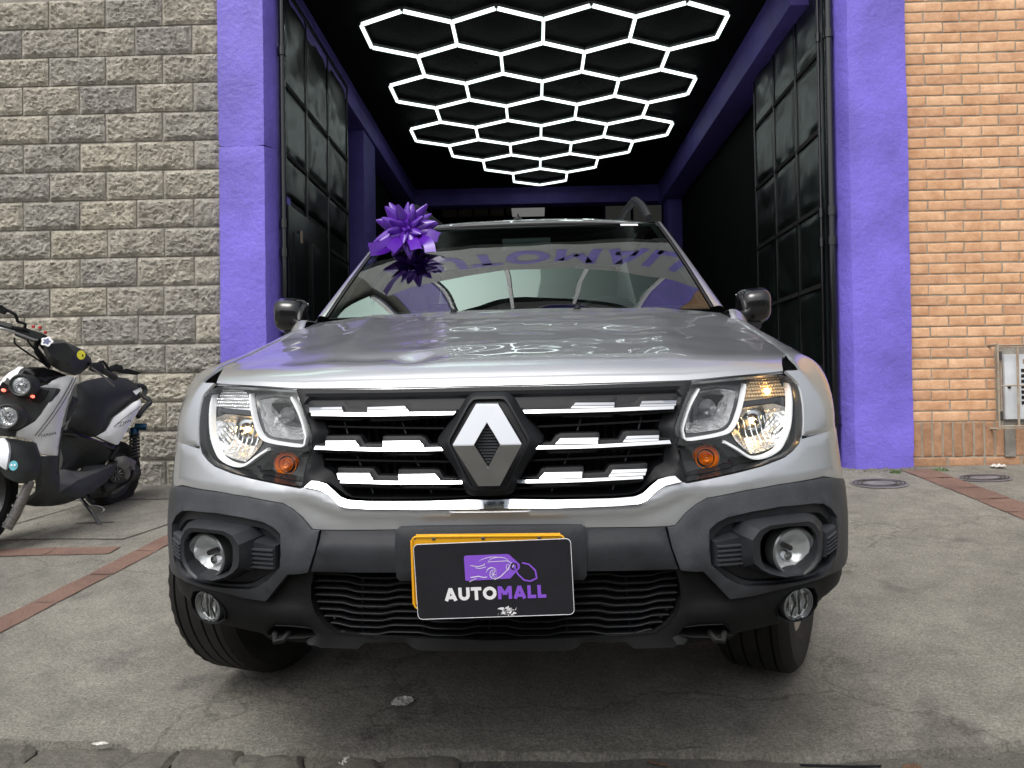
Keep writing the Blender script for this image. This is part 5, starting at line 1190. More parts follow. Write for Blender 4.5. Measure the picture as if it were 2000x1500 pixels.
# broken cement crumbs at the foot of the right pillar
mb=MB()
for k in range(60):
    x=rnd.uniform(2.05,2.5);y=5.245-rnd.random()**2*.09;z=gz(x,y);r=rnd.uniform(.006,.02)
    P=[(x+r*math.cos(q*1.05+rnd.random()*.4),y+r*.7*math.sin(q*1.05),z) for q in range(6)]+[(x,y,z+r*.8)]
    mb.add(P,[(i,(i+1)%6,6) for i in range(6)])
g_=mb.build('rubble','kerb',None,False); g_['kind']='stuff'
M['fglass']=mat('tinted_window',(.095,.135,.125),.03,1); M['panelg']=mat('grey_sign_panel',(.33,.34,.33),.5)
# ---- upper facade, above the frame
fac=thing('shop_front','purple upper shop front with a sign band and a wide window above the gateway','building',(0,5.5,3.5))
def fb(*a): return ap(box(*a),fac)
fb('lintel',-2.12,2.48,5.27,5.66,3.90,4.15,'purple'); fb('fascia',-2.115,2.478,5.30,5.6,3.56,3.9,'black')
fb('wall',-2.12,2.48,5.34,5.66,4.15,4.7,'purple'); fb('wall',-2.12,2.48,5.34,5.66,6.6,7.3,'purple'); fb('wall',-2.12,-1.5,5.34,5.66,4.7,6.6,'purple'); fb('wall',1.95,2.48,5.34,5.66,4.7,6.6,'purple'); fb('pane',-4.6,-2.3,5.25,5.27,4.4,6.0,'fglass'); fb('window_frame',-4.6,-2.3,5.2,5.25,6.0,6.06,'white'); fb('window_frame',-2.3,-2.24,5.2,5.25,4.4,6.06,'white')
fb('sign_panel',-2.1,2.45,5.20,5.262,3.66,4.62,'panelg')
v,f,_=word('AUTOMALL',-1.80,3.84,.50,5.19,lambda a,b,d:(a,d if False else 5.195,b),.10,.24); ap(obj('sign_lettering',v,f,'purple',None,False),fac)
fb('pane',-1.5,1.95,5.44,5.46,4.7,6.6,'fglass')
for x in (-1.5,-.42,.72,1.90): fb('window_frame',x,x+.06,5.38,5.44,4.7,6.6,'white')
fb('window_frame',-1.5,1.96,5.375,5.44,4.66,4.72,'white'); fb('window_frame',-1.5,1.96,5.375,5.44,6.56,6.62,'white')
fb('roof_edge',-2.2,2.55,5.2,5.8,7.3,7.45,'mblk')
M['uwall']=mat('grey_render',(.26,.245,.215),.9,var=.15,vscale=6); M['obrick']=mat('orange_render',(.42,.24,.13),.9,var=.15,vscale=8)
uw=box('upper_wall',-8,-2.12,5.33,5.66,3.5,6.2,'uwall'); tag(uw,'grey upper wall over the block wall, left of the shop front','wall')
uw=box('upper_wall',2.48,9,5.33,5.66,3.5,7.0,'obrick'); tag(uw,'orange upper wall over the brick wall, right of the shop front','wall')
# ---- garage interior
def st(o): return struct(o)
st(box('ceiling',-2.4,2.5,5.66,12.02,3.62,3.75,'ceil')); st(box('ceiling_back',-4.2,4.2,12.02,16.6,5.2,5.3,'ceil'))
st(box('wall_left',-2.3,-1.98,5.66,12.02,-.1,3.62,'black')); st(box('wall_right',2.14,2.5,5.66,12.02,-.1,3.62,'black')); st(box('wall_left',-4.2,-4,12.0,16.6,-.1,5.2,'black')); st(box('wall_right',4,4.2,12.0,16.6,-.1,5.2,'black')); st(box('wall_inner',-4,-2.301,12.0,12.2,-.1,5.2,'black')); st(box('wall_inner',2.501,4,12.0,12.2,-.1,5.2,'black')); st(box('wall_inner',-2.3,2.5,12.03,12.2,3.76,5.2,'black'))
st(box('wall_back',-4,4,16.0,16.3,-.1,5.2,'black'))
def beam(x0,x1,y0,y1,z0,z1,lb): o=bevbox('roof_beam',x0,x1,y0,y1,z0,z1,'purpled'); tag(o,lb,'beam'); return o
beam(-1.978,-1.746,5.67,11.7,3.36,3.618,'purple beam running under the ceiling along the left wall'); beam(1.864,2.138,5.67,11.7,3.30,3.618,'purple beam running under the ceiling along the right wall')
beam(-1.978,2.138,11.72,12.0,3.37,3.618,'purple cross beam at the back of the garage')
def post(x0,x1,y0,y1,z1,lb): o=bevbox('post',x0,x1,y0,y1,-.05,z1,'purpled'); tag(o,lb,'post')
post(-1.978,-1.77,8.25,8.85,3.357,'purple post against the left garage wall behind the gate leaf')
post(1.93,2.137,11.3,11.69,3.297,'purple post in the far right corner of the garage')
M['ledp']=mat('lit_panel',(.7,.7,.68),.5,emit=(.9,.9,.85),estr=.12)
bl=box('back_light',-.34,.20,12.8,13.3,3.53,3.57,'ledp'); tag(bl,'white flat light panel hanging at the far end of the garage','light')
bwn=thing('back_window','dim window with a frame in the back wall of the garage','window',(1.2,15.9,2.8))
M['dimglass']=mat('dim_window',(.10,.11,.10),.6,emit=(.5,.5,.45),estr=.03)
ap(box('pane',1.45,2.62,15.96,15.99,3.95,4.5,'dimglass'),bwn)
for x in (1.42,1.98,2.60): ap(box('bar',x,x+.05,15.90,15.955,3.95,4.5,'purpled'),bwn)
ap(box('bar',1.42,2.65,15.90,15.955,3.90,3.95,'purpled'),bwn)
sh=thing('storage_rack','dark storage rack with boxes at the far end of the garage','rack',(-.6,15,0))
for k in range(6): ap(bevbox('carton',-1.7+.3*k,-1.44+.3*k,14.8,15.2,3.88,4.08+.08*(k%3),'mortar'),sh)
ap(box('shelf',-1.75,.2,14.75,15.25,3.84,3.87,'black'),sh)
for x in (-1.75,.17): ap(box('rack_post',x,x+.03,14.8,14.83,0,3.84,'black'),sh)
# ---- gate leaves
def leaf(sd,X,y0,cols,rows,label,wicket):
    root=thing('gate_leaf',label,'gate',(X,y0,0))
    yE=y0+sum(cols)+.04*(len(cols)+1)
    def A_(o): return ap(o,root)
    x0,x1=(X-.03,X) if sd<0 else (X,X+.03)
    A_(box('gate_frame_sheet',min(X,X-.02*(-sd)*-1) if False else (X-.035 if sd<0 else X+.012),(X-.012 if sd<0 else X+.035),y0,yE,.04,3.50,'gate'))
    def bar(ya,yb,za,zb): A_(bevbox('gate_rail',(X-.012 if sd<0 else X-.010),(X+.010 if sd<0 else X+.012),ya,yb,za,zb,'gate',None,.004))
    y=y0
    ys=[]
    for c in cols+[0]:
        bar(y,y+.04,.04,3.5)
        if c: ys.append((y+.04,y+.04+c)); y+=.04+c
    for ci,(ya,yb) in enumerate(ys):
        for ri,(za,zb) in enumerate(rows):
            if wicket and ci<2 and za<1.9: continue
            nu,nv=22,22; sdv=ci*7+ri*3+sd
            def fn(u,t):
                yy=ya+(yb-ya)*u; z=za+(zb-za)*t; e=sm(0,.12,min(u,1-u))*sm(0,.1,min(t,1-t)); q=Vector((yy*2.3,z*2.6,sdv*1.0))
                b=e*(.010+.018*noise.noise(q)+.008*noise.noise(q*2.3))
                return (X+(b+.0 if sd<0 else -b),yy,z)
            v,f=gridmesh(nu,nv,fn); o=obj('gate_panel',v,f,'gate',None,True,60); A_(o)
            if ri>0: A_(box('panel_slot',(X+.001 if sd<0 else X-.014),(X+.014 if sd<0 else X-.001),ya,yb,zb+.004,zb+.034,'void'))
    A_(bevbox('gate_rail',X-.011,X+.013,y0,yE,3.46,3.50,'gate',None,.004))
    return root,A_,ys
rowsR=[(2.90,3.44),(2.36,2.86),(1.83,2.32),(1.29,1.79),(.73,1.25),(.1,.69)]
leaf(1,2.0,5.42,[.50,.50,.52],rowsR,'black enamelled steel gate leaf folded back along the right garage wall',False)
rowsL=[(2.80,3.44),(2.30,2.76),(1.99,2.26),(1.0,1.79),(.1,.96)]
rt,A_,ys=leaf(-1,-1.75,5.46,[.54,.60,.66],rowsL,'black enamelled steel gate leaf with wicket door, folded back along the left garage wall',True)
wk=A_(bevbox('wicket_door',-1.752,-1.738,5.56,6.62,.1,1.93,'gate'))
for a,b in ((5.66,6.02),(6.14,6.52)):
    for c,d in ((1.10,1.75),(.25,1.0)):
        A_(bevbox('gate_panel',-1.7375,-1.728,a,b,c,d,'gate',None,.008))
stk=A_(box('sticker',-1.7265,-1.7245,5.80,5.85,1.70,1.79,'galv'))
# hinge posts / pipes
def pipe(name,x,y,z0,z1,r,lb):
    root=thing(name,lb,'pipe',(x,y,0))
    ap(MB().lathe([(r,z0),(r,z1)],(x,y,0),(0,0,1),18).build('pipe_tube','gloss'),root)
    for z in (.35,1.55,1.75,2.95): 
        if z<z1: ap(MB().lathe([(r,z-.03),(r+.008,z-.03),(r+.008,z+.03),(r,z+.03)],(x,y,0),(0,0,1),18).build('pipe_collar','gloss'),root)
    return root
pipe('gate_hinge_post',-1.722,5.40,-.05,3.55,.022,'black round hinge post at the inner edge of the left pillar')
pipe('gate_hinge_post',2.012,5.36,-.05,3.55,.026,'black round hinge post at the inner edge of the right pillar')
pipe('down_pipe',1.965,5.42,-.05,3.55,.010,'thin black conduit beside the right hinge post')
# ---- hexagon light
hx=thing('hexagon_light','glowing honeycomb of white LED tubes under the black garage ceiling','light',(.11,9,3.56))
aw,ah=.739/2,.42
HZ=3.545; V_={};E_=set(); ROW=[4,3,4,3,4,3,2,1]
def key(x,y): return (round(x,3),round(y,3))
for k,c in enumerate(ROW):
    cy=6.527+.6345*k
    for i in range(c):
        cx=.112+(i-(c-1)/2)*2*aw
        P=[(cx,cy-ah),(cx+aw,cy-ah/2),(cx+aw,cy+ah/2),(cx,cy+ah),(cx-aw,cy+ah/2),(cx-aw,cy-ah/2)]
        P=[key(cx+ (a-cx), b) for a,b in P]
        for q in range(6): E_.add(tuple(sorted((P[q],P[(q+1)%6]))))
def near(a,L):
    for b in L:
        if math.dist(a,b)<.06: return b
    L.append(a); return a
nodes=[];ED=set()
for a,b in E_:
    a=near(a,nodes);b=near(b,nodes); ED.add(tuple(sorted((a,b))))
for a,b in sorted(ED):
    A=Vector((a[0],a[1],HZ));B=Vector((b[0],b[1],HZ)); d=(B-A).normalized(); n_=Vector((-d.y,d.x,0)); A2=A+d*.011;B2=B-d*.011
    w=.0112
    v=[A2-n_*w,A2+n_*w,B2+n_*w,B2-n_*w]; v=[p for p in v]+[p+Vector((0,0,.022)) for p in v]
    f=[(0,1,2,3),(7,6,5,4),(0,4,5,1),(1,5,6,2),(2,6,7,3),(3,7,4,0)]
    o=obj('light_tube',v,f,'led',None,False); ap(o,hx)
    v=[p+Vector((0,0,.023))+(p-(A2+B2)/2).cross(Vector((0,0,0))) for p in v]; o=obj('tube_channel',[(p+ (n_*.004 if (p-A2).dot(n_)>0 else -n_*.004)) for p in v],f,'alu',None,False); ap(o,hx)
for a in nodes: o=MB().lathe([(.0145,.003),(.0145,.04)],(a[0],a[1],HZ),(0,0,1),8).add([],[]).build('connector','alu'); ap(o,hx)
# ---- meter cage on the right wall
mc=thing('meter_cage','cream painted bar cage over a white meter door with square holes, low on brick','meter box',(3.2,5.25,.5))
def mcp(o): return ap(o,mc)
mcp(box('recess_back',3.05,3.60,5.289,5.294,.30,.80,'mortar'))
door=mcp(bevbox('meter_door',3.078,3.56,5.262,5.286,.335,.762,'boxw',None,.004))
for i in range(10):
    for j in range(7): mcp(box('vent_hole',3.183+.0345*i,3.205+.0345*i,5.2595,5.2612,.432+.0352*j,.454+.0352*j,'void'))
mcp(box('label_plate',3.195,3.225,5.2595,5.2612,.700,.728,'galv'))
def rod(name,pts,r=.0065): mcp(MB().tube(pts,r,8).build(name,'galv'))
Yc=5.215
for z in (.279,.293,.820,.806): rod('cage_bar',[(3.006,Yc,z),(3.62,Yc,z)],.005)
rod('cage_bar',[(3.008,Yc-.004,.27),(3.008,Yc-.004,.83)]); rod('cage_bar',[(3.030,Yc+.004,.30),(3.030,Yc+.004,.80)],.005)
for x in (3.135,3.275,3.415,3.555): rod('cage_bar',[(x,Yc,.285),(x,Yc,.815)],.0075)
rod('cage_bar',[(3.03,Yc,.556),(3.6,Yc,.556)],.005)
for z in (.275,.825): rod('cage_anchor',[(3.004,Yc,z),(2.998,5.30,z)],.008)
for z in (.36,.75): mcp(MB().tube([(3.022,Yc-.005,z-.03),(3.022,Yc-.005,z+.03)],.009,8).build('cage_hinge','eng'))
mcp(MB().lathe([(.0005,.012),(.010,.008),(.012,0)],(3.105,5.262,.548),(0,-1,0),12).build('lock','blk'))
# ---- building across the road, unseen behind the camera: added for reflections
ob=thing('reflection_building','low grey building added across the road behind the camera for reflections','building',(0,-16,0))
ap(box('wall',-22,22,-20,-16,-.46,4.6,'uwall'),ob)
for k in range(9): ap(box('window',-19+4.6*k,-17+4.6*k,-15.99,-15.95,1.2,3.4,'fglass'),ob)
ap(box('roof',-22.4,22.4,-20.2,-15.7,4.6,4.9,'uwall'),ob)
# ================================================================ SCOOTER
def V3(l): return [Vector(p) for p in l]
sc=thing('scooter','white and black scooter leaning on its side stand in front of the block wall','scooter',(-2.85,4.0,-.18))
UR=Vector((.20,.98,0)).normalized(); LB=Vector((.98,-.20,0))
def sA(o): return ap(o,sc)
def sub(o,p): # child of a scooter part (parts share the scooter's frame)
    o.parent=p; return o
def bulge(name,pts,d,m,bul=.03,dirv=None,parent=None,res=.03,round_=.35):
    """closed outline in space, filled, domed towards dirv and given depth d along -dirv"""
    P=V3(pts); c=sum(P,Vector())/len(P)
    N=Vector((0,0,0))
    for i in range(len(P)):
        a=P[i]-c;b=P[(i+1)%len(P)]-c; N+=a.cross(b)
    N.normalize(); 
    if N.dot(Vector((0,-1,0)))<0: N=-N
    if dirv is not None: D=Vector(dirv).normalized()
    else: D=N
    e1=N.orthogonal().normalized(); e2=N.cross(e1)
    Q=[((p-c).dot(e1),(p-c).dot(e2)) for p in P]; H=[(p-c).dot(N) for p in P]
    T,F,isb=cdt(Q,res)
    mx=max(segd(a,b,Q) for a,b in T) or 1; v=[]
    for (a,b) in T:
        ws=0;hs_=0
        for (x,y),h in zip(Q,H):
            w=1/((a-x)**2+(b-y)**2+1e-5)**1.5; ws+=w;hs_+=w*h
        dd=segd(a,b,Q); k=bul*(1-(1-min(1,dd/(mx*.9)))**2)
        v.append(c+e1*a+e2*b+N*(hs_/ws)+D*k)
    v,F=solid(v,F,-D*d); o=obj(name,v,F,m,None,True,45)
    return sA(o) if parent is None else sub(ap(o,sc),parent)
side_d=Vector((.75,-.66,.1)); front_d=Vector((.15,-.98,.15))
def mirr(pts,off=.0):  # reflect across the scooter's centre plane (no lean)
    c=Vector((-2.74,4.02,0)); o=[]
    for p in V3(pts): d=(p-c); k=d.dot(LB); o.append(p-LB*2*k)
    return o
wh=bulge('leg_shield_panel',SC['white'],.03,'silverp',.018,side_d,res=.02)
bulge('leg_shield_panel',SC['white2'],.03,'silverp',.012,front_d,res=.02)
bulge('front_mask',SC['darkmask'],.06,'mblk',.015,front_d,res=.025)
for q in ('vent','vent2'): bulge('mask_vent',[Vector(p)+front_d*.02 for p in SC[q]],.01,'void',.0,front_d)
bulge('upper_cowl',SC['topblack'],.05,'gloss',.03,Vector((.2,-.8,.6)),res=.025)
bulge('leg_shield_lower',SC['shield_low'],.10,'mblk',.015,side_d,res=.03)
bulge('leg_shield_back',SC['shield_back'],.02,'mblk',.0,side_d,res=.03)
bulge('inner_panel',SC['inner_panel'],.02,'mblk',.01,side_d)
bulge('floor_edge',SC['floor_side'],.06,'mblk',.012,side_d,res=.03)
bulge('floorboard',SC['floor_top'],.02,'dgrey',.003,(0,0,1),res=.03)
bulge('floor_ramp',SC['floor_ramp'],.03,'dgrey',.004,Vector((.3,-.5,.8)))
bulge('body_under_seat',SC['under_seat'],.25,'mblk',.0,side_d,res=.05)
seat=bulge('seat',SC['seat'],.22,'sseat',.05,side_d,res=.02)
def line3(name,pts,r,m,parent=None,sp=6,off=None):
    P=spline(V3(pts),sp) if len(pts)>2 else V3(pts)
    if off is not None: P=[p+Vector(off) for p in P]
    o=MB().tube(P,r,8).build(name,m); return sA(o) if parent is None else sub(ap(o,sc),parent)
rp=bulge('rear_side_panel',SC['rear_panel'],.05,'silverp',.015,side_d,res=.02)
line3('panel_crease',SC['panel_line'],.002,'mblk',rp,off=side_d*.016)
line3('pinstripe',SC['stripe1'],.0018,'mblk',wh,off=side_d*.020); line3('pinstripe',SC['stripe2'],.0018,'mblk',wh,off=side_d*.020)
line3('frame_tube',SC['tube1'],.018,'gloss'); line3('frame_tube',SC['tube2'],.016,'blk')
line3('grab_rail',SC['grab'],.016,'mblk')
cv=bulge('instrument_cowl',SC['cover'],.09,'mblk',.004,front_d,res=.03)
def facet(name,outer,inner,m,push,parent):
    O=V3(outer); I=[p+front_d*push for p in V3(inner)]; 
    R=nring([(i,0) for i in range(2)],2) if False else None
    # connect outer (resampled) to inner (resampled) by angle order
    def res3(P,n):
        L=[0]; Q=P+[P[0]]
        for a,b in zip(Q,Q[1:]): L.append(L[-1]+(b-a).length)
        o=[]
        for i in range(n):
            t=L[-1]*i/n; k=max(j for j in range(len(L)-1) if L[j]<=t+1e-9); u=(t-L[k])/(L[k+1]-L[k]+1e-9); o.append(Q[k].lerp(Q[k+1],u))
        return o
    a=res3(O,26); b=res3(I,26)
    v=[p+front_d*.006 for p in a]+b; f=[(i,(i+1)%26,26+(i+1)%26,26+i) for i in range(26)]+[tuple(range(26,52))]
    return sub(ap(obj(name,v,f,m,None,True,14),sc),parent)
facet('cowl_face',SC['cover'],SC['cover_in'],'mblk',.045,cv)
fnd=bulge('front_fender',SC['fender'],.05,'mblk',.045,Vector((.1,-.9,.25)),res=.03)
bulge('fender_trim',SC['fender_w'],.02,'boxw',.012,front_d,res=.03)
# lamps
def slamp(name,c,e,dirv,parent=None):
    c=Vector(c);R=(Vector(e)-c).length; D=Vector(dirv).normalized(); c=c+D*.03
    o=sA(MB().lathe([(R+.012,-.09),(R+.012,-.01),(R+.004,.006),(R-.004,.0),(R-.006,-.015)],c,D,36).build(name,'mblk'))
    sub(ap(MB().lathe([(R-.005,-.012),(R*.75,-.035),(R*.3,-.05),(.001,-.05)],c,D,18).build('reflector','chromef',None,False),sc),o)
    sub(ap(MB().lathe([(.001,-.01),(.012,-.012),(.014,-.03)],c,D,14).build('bulb_shield','chrome'),sc),o)
    sub(ap(MB().lathe([(R-.004,0),(R*.7,.010),(.0005,.016)],c,D,30).build('lamp_glass','lens'),sc),o)
    return o
ld=Vector((.22,-.97,.02)); slamp('headlamp',*SC['lamp1'],ld)
l2=slamp('headlamp',*SC['lamp2'],ld)
cl=Vector(SC['lamp2'][0])+ld*.05; rr2=(Vector(SC['lamp2'][1])-Vector(SC['lamp2'][0])).length
for dx in (-.006,.010): sub(ap(MB().tube([cl+Vector((dx-.02,0,rr2*.9)),cl+Vector((dx+.025,0,-rr2*.9))],.0022,6).build('lamp_stripe','lampgrey'),sc),l2)
for k in ('redl1','redl2'): sA(MB().lathe([(.0005,.02),(.007,.016),(.008,0)],Vector(SC[k][0])+front_d*.03,front_d,10).build('red_position_light','redled'))
# handlebar assembly
line3('handlebar',SC['bar'],.011,'blk'); line3('grip',SC['gripL'],.019,'mblk'); line3('grip',SC['gripR'],.018,'mblk')
line3('brake_lever',SC['leverL'],.006,'rim'); line3('brake_lever',SC['leverR'],.006,'rim')
line3('mirror_stalk',SC['guardL'],.008,'blk',sp=2); bulge('mirror',SC['mirL'],.02,'blk',.004,front_d); bulge('mirror',SC['mirR'],.02,'blk',.004,side_d); line3('mirror_stalk',SC['mirR_arm'],.008,'blk',sp=2)
bulge('switch_housing',SC['switchL'],.05,'mblk',.01,front_d); bulge('switch_housing',SC['switchR'],.05,'mblk',.01,front_d)
for q in ('cab1','cab2','cab3'): line3('cable',SC[q],.0045,'blk')
line3('steering_stem',SC['stem'],.012,'blk',sp=3)
for p in SC['red']: sA(bevbox('reservoir_knob',p[0]-.006,p[0]+.008,p[1]-.006,p[1]+.006,p[2]-.007,p[2]+.008,'red',None,.004))
# running gear
fk=sA(MB().tube(V3(SC['fork']),[.021,.024,.026,.026],16).build('fork_leg','alloy'))
for t in (.35,.55,.75,.92):
    P=V3(SC['fork']); q=P[0].lerp(P[3],t); d=(P[3]-P[0]).normalized(); sub(ap(MB().lathe([(.022,-.005),(.0275,-.004),(.0275,.004),(.022,.005)],q,d,16).build('fork_ring','rim'),sc),fk)
def swheel(name,c,ax,R,w,rimR,lean=0):
    ax=Vector(ax).normalized(); prof=[(rimR,-w*.36),(rimR+.02,-w*.46),(R-.04,-w*.5),(R-.015,-w*.42),(R-.003,-w*.22),(R,-w*.05),(R-.006,-w*.03),(R-.006,w*.03),(R,w*.05),(R-.003,w*.22),(R-.015,w*.42),(R-.04,w*.5),(rimR+.02,w*.46),(rimR,w*.36)]
    mb=MB().lathe(prof,c,ax,72); n=72
    for i,(r,h) in enumerate(prof):
        if R-.02<r<R-.001 and abs(h)>w*.1:
            for k in range(n):
                if k%4==0: p=mb.v[i*n+k]; q=p-Vector(c); rad_=q-ax*q.dot(ax); p-=rad_.normalized()*.006
    t=sA(mb.build(name,'tyre',None,True,30))
    sub(ap(MB().lathe([(rimR+.004,-w*.36),(rimR-.02,-w*.25),(rimR-.02,w*.25),(rimR+.004,w*.36)],c,ax,40).build('rim','mblk'),sc),t)
    sub(ap(MB().lathe([(.04,-w*.4),(.04,w*.4)],c,ax,16).build('hub','alloy'),sc),t); return t
swheel('front_wheel',(-2.795,3.93,.07),(.985,.17,-.12),.235,.125,.15)
rc=Vector(SC['rear_c'][0]); swheel('rear_wheel',(-2.66,4.86,.085),(.98,-.2,-.08),.215,.13,.14)
bulge('engine_case',SC['eng_case'],.10,'alloy',.02,side_d,res=.03)
fc=Vector(SC['fan_c'][0])+side_d*.03; fR=(Vector(SC['fan_c'][1])-Vector(SC['fan_c'][0])).length
fan=sA(MB().lathe([(fR,-.05),(fR,.008),(fR-.008,.010),(fR-.01,-.005),(.012,-.005),(.010,.01),(.0005,.01)],fc,side_d,28).build('fan_cover','eng'))
for k in range(10):
    e=side_d.normalized(); a=e.orthogonal().normalized(); b=e.cross(a); d=a*math.cos(k*PI/5)+b*math.sin(k*PI/5); sub(ap(MB().tube([fc+d*.015+e*.004,fc+d*(fR-.008)+e*.004],.003,5).build('fan_rib','alloy'),sc),fan)
sA(MB().tube([(-2.60,4.62,.02),(-2.56,4.78,.07),(-2.53,4.9,.10)],.05,12).build('crankcase','eng')); sA(MB().tube([(-2.66,4.45,.03),(-2.60,4.7,.01)],.045,10).build('silencer_pipe','eng'))
line3('kick_lever',SC['kick'],.009,'blk'); bulge('kick_pedal',SC['kick_pad'],.02,'rim',.004,side_d)
P=V3(SC['shock']); shk=sA(MB().tube(P,.014,10).build('rear_shock','blk'))
d=(P[1]-P[0]); a=d.normalized().orthogonal().normalized(); b=d.normalized().cross(a); sub(ap(MB().tube([P[0]+d*(k/90)+(a*math.cos(k*2*PI/11)+b*math.sin(k*2*PI/11))*.027 for k in range(91)],.0055,6).build('shock_spring','mblk'),sc),shk)
sub(ap(MB().lathe([(.026,-.03),(.028,.0),(.024,.02)],P[0],d,16).build('spring_collar','blue'),sc),shk)
Q=V3(SC['shock_top']); sub(ap(MB().tube([Q[0]+Vector((-.02,0,0)),Q[1]+Vector((.02,0,0))],.022,12).build('gas_reservoir','blue'),sc),shk)
line3('side_stand',SC['stand'],.010,'gloss',sp=3); e=Vector(SC['stand'][-1]); sA(bevbox('stand_foot',e.x-.03,e.x+.03,e.y-.02,e.y+.02,e.z-.008,e.z+.004,'blk',None,.003))
line3('stand_bracket',SC['stand_br'],.014,'blk'); line3('stand_spring',SC['wire'],.003,'rim')
# stickers and small print
def dot(name,c,rx,rz,m,dirv,parent,n=16,lobes=0,off=.0):
    D=Vector(dirv).normalized(); e1=Vector((0,0,1)).cross(D).normalized(); e2=D.cross(e1); c=Vector(c)+D*off
    v=[c+e1*rx*(1+lobes*math.cos(5*k*2*PI/n))*math.cos(2*PI*k/n)+e2*rz*(1+lobes*math.cos(5*k*2*PI/n))*math.sin(2*PI*k/n) for k in range(n)]; v2=[p-D*.002 for p in v]
    o=ap(obj(name,v+v2,[tuple(range(n))]+[(i,(i+1)%n,n+(i+1)%n,n+i) for i in range(n)],m,None,False),sc); return sub(o,parent)
M['teal']=mat('teal_print',(.12,.42,.5),.4); M['yel']=mat('yellow_print',(.55,.5,.02),.4); M['navy']=mat('navy_print',(.12,.14,.25),.4)
fl=SC['flower'][0]; dot('flower_sticker',fl,.028,.024,'white',front_d,cv,40,.14,.066); dot('flower_print',fl,.016,.014,'navy',front_d,cv,30,.25,.068)
al=SC['alien'][0]; dot('face_sticker',al,.020,.025,'yel',front_d+Vector((.5,0,0)),cv,18,0,.045)
for dx in (-.007,.008): dot('sticker_eye',(al[0]+dx,al[1],al[2]-.003),.004,.006,'void',front_d+Vector((.5,0,0)),cv,10,0,.048)
sk=SC['skull'][0]; dot('skull_sticker',sk,.020,.024,'teal',front_d,fnd,20,0,.058); dot('sticker_eye',(sk[0]-.008,sk[1],sk[2]+.002),.005,.005,'white',front_d,fnd,10,0,.061); dot('sticker_eye',(sk[0]+.008,sk[1],sk[2]+.002),.005,.005,'white',front_d,fnd,10,0,.061)
a,b=V3(SC['yam']); ex=(b-a).normalized(); ez=side_d.cross(ex).normalized(); ez=ez if ez.z>0 else -ez
v,f,_=word('YAMAHA',0,0,.014,0,lambda x,z,d:tuple(a+ex*x+ez*z+side_d*(.024+d)),.2,.2); sub(ap(obj('maker_lettering',v,f,'mblk',None,False),sc),wh)
a2,b2=V3(SC['zum']); ex2=(b2-a2).normalized(); ez2=side_d.cross(ex2).normalized(); ez2=ez2 if ez2.z>0 else -ez2
v,f=ribbon([(0,.022),(.03,.027),(.008,.004),(.035,.007),(.04,.022),(.048,.008),(.055,.022),(.062,.010),(.07,.022),(.078,.010),(.085,.020)],.004,0,lambda x,z,d:tuple(a2+ex2*x+ez2*z+side_d*(.022))); sub(ap(obj('model_lettering',v,f,'mblk',None,False),sc),rp)
q=V3(SC['seatlbl']); o=ap(obj('seat_label',[p+side_d*.052 for p in q],[tuple(range(len(q)))],'alu',None,False),sc); sub(o,seat)
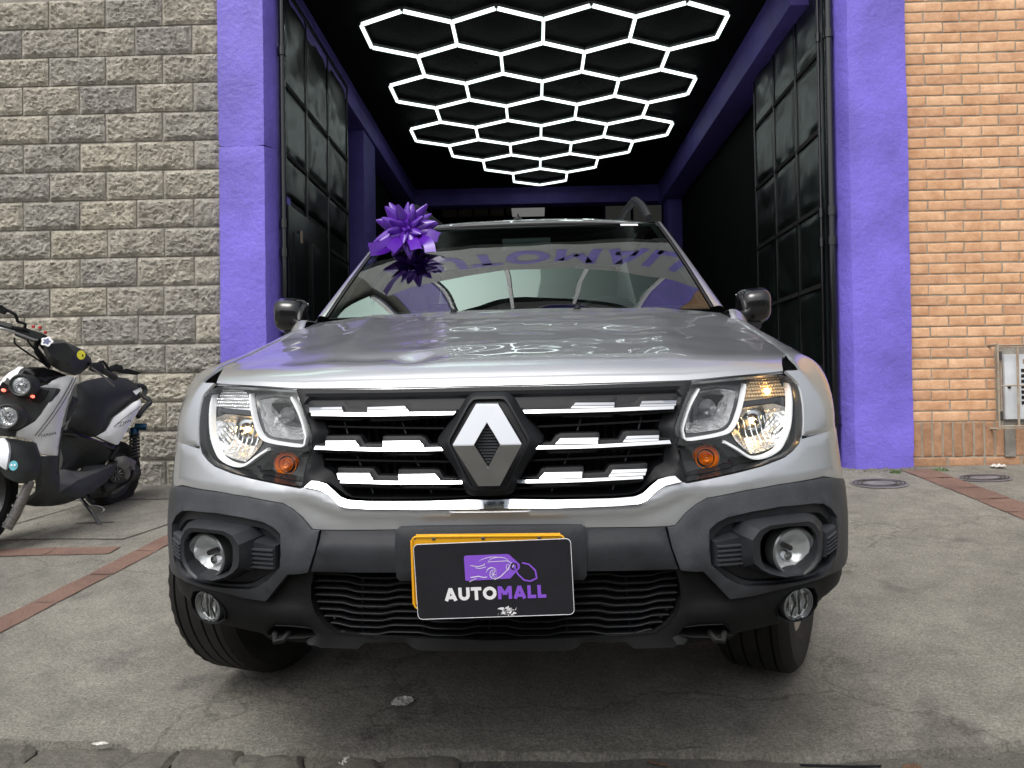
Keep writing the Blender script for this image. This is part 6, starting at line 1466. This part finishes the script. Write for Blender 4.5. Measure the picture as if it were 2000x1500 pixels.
# ================================================================ GIFT BOW
bc=CARM@Vector(wsp(-.765,.73,.08)); cd_=(cam.matrix_world.translation-bc).normalized(); BN=(cd_+Vector((0,0,.22))).normalized()
bow=thing('gift_bow','large shiny purple gift bow with ribbon tails on the left edge of the windscreen','bow',tuple(bc))
e1=Vector((0,0,1)).cross(BN).normalized()*-1; e2=BN.cross(e1)
def petal(az,el,L,w,tw):
    d=(e1*math.cos(az)+e2*math.sin(az))*math.cos(el)+BN*math.sin(el); d.normalize()
    s_=d.cross(BN); s_=s_.normalized() if s_.length>.1 else e1; s_=Matrix.Rotation(tw,3,d)@s_; u_=s_.cross(d)
    v=[];f=[];nt,nl=14,9
    for i in range(nl+1):
        t=i/nl; R=w*(1-t)**.78*(.62+.38*min(1,t*2.4+.1))+.003
        for k in range(nt+1):
            a=-2.1+4.2*k/nt; q=L*t*(1-.10*abs(a)/2.1*(1-t))
            v.append((d*q+s_*R*math.sin(a)*.95+u_*.62*(R*math.cos(a)*1.0))*1.2)
    for i in range(nl):
        for k in range(nt): q=i*(nt+1)+k; f.append((q,q+1,q+nt+2,q+nt+1))
    return v,f
rb_=random.Random(11); BS=1.22
for cnt,el,L,w in ((9,-.05,.112,.045),(10,.34,.108,.040),(8,.75,.098,.038),(4,1.2,.07,.036)):
    for k in range(cnt):
        v,f=petal(2*PI*(k+.5*rb_.random()+.3)/cnt,el+rb_.uniform(-.1,.12),L*rb_.uniform(.88,1.1),w,rb_.uniform(-1.3,1.3)); o=obj('bow_loop',v,f,'bow',bow,True,60)
def tail(pts,w):
    P=spline(V3(pts),6); v=[];f=[]; n=len(P)
    for i,p in enumerate(P):
        t=(P[min(i+1,n-1)]-P[max(i-1,0)]).normalized(); s_=t.cross(BN).normalized(); v+=[p-s_*w/2,p+s_*w/2]
        if i==n-1: v[-2]=v[-2]; v.append(p-t*.022)
    for i in range(n-2): f.append((2*i,2*i+1,2*i+3,2*i+2))
    m=2*(n-2); f.append((m,m+1,m+3,m+4)); f.append((m,m+4,m+2)); return obj('ribbon_tail',v,f,'bow',bow,True,60)
GD=Vector((0,-.80,-.60)); 
def TP(l): return [Vector((a,0,0))+GD*b+BN*c for a,b,c in l]
for pts,w in (([(0,.02,-.02),(-.04,.10,-.01),(-.08,.16,.0),(-.13,.19,.035)],.055),([(0,.02,-.02),(-.02,.10,-.005),(-.045,.19,.005)],.045),([(.01,.02,-.02),(.04,.10,0),(.065,.19,.005)],.046),([(.02,.02,-.02),(.07,.09,.0),(.105,.13,.02),(.125,.21,-.02)],.045),([(.02,.0,-.02),(.09,.04,-.0),(.15,.07,-.02)],.045)):
    tail(TP(pts),w)
M['film']=glass('clear_film',(.9,.9,.92),1.1)
for k,(u0,u1,w1) in enumerate(((-.80,-.86,.18),(-.72,-.79,.10))):
    P=[CARM@Vector(wsp(u0+(u1-u0)*i/8,.74+(w1-.74)*i/8,.006))-bc for i in range(9)]; v=[];f=[]
    for p in P: v+=[p,p+Vector((.012,0,0))]
    f=[(2*i,2*i+1,2*i+3,2*i+2) for i in range(8)]; obj('clear_strap',v,f,'film',bow,True)
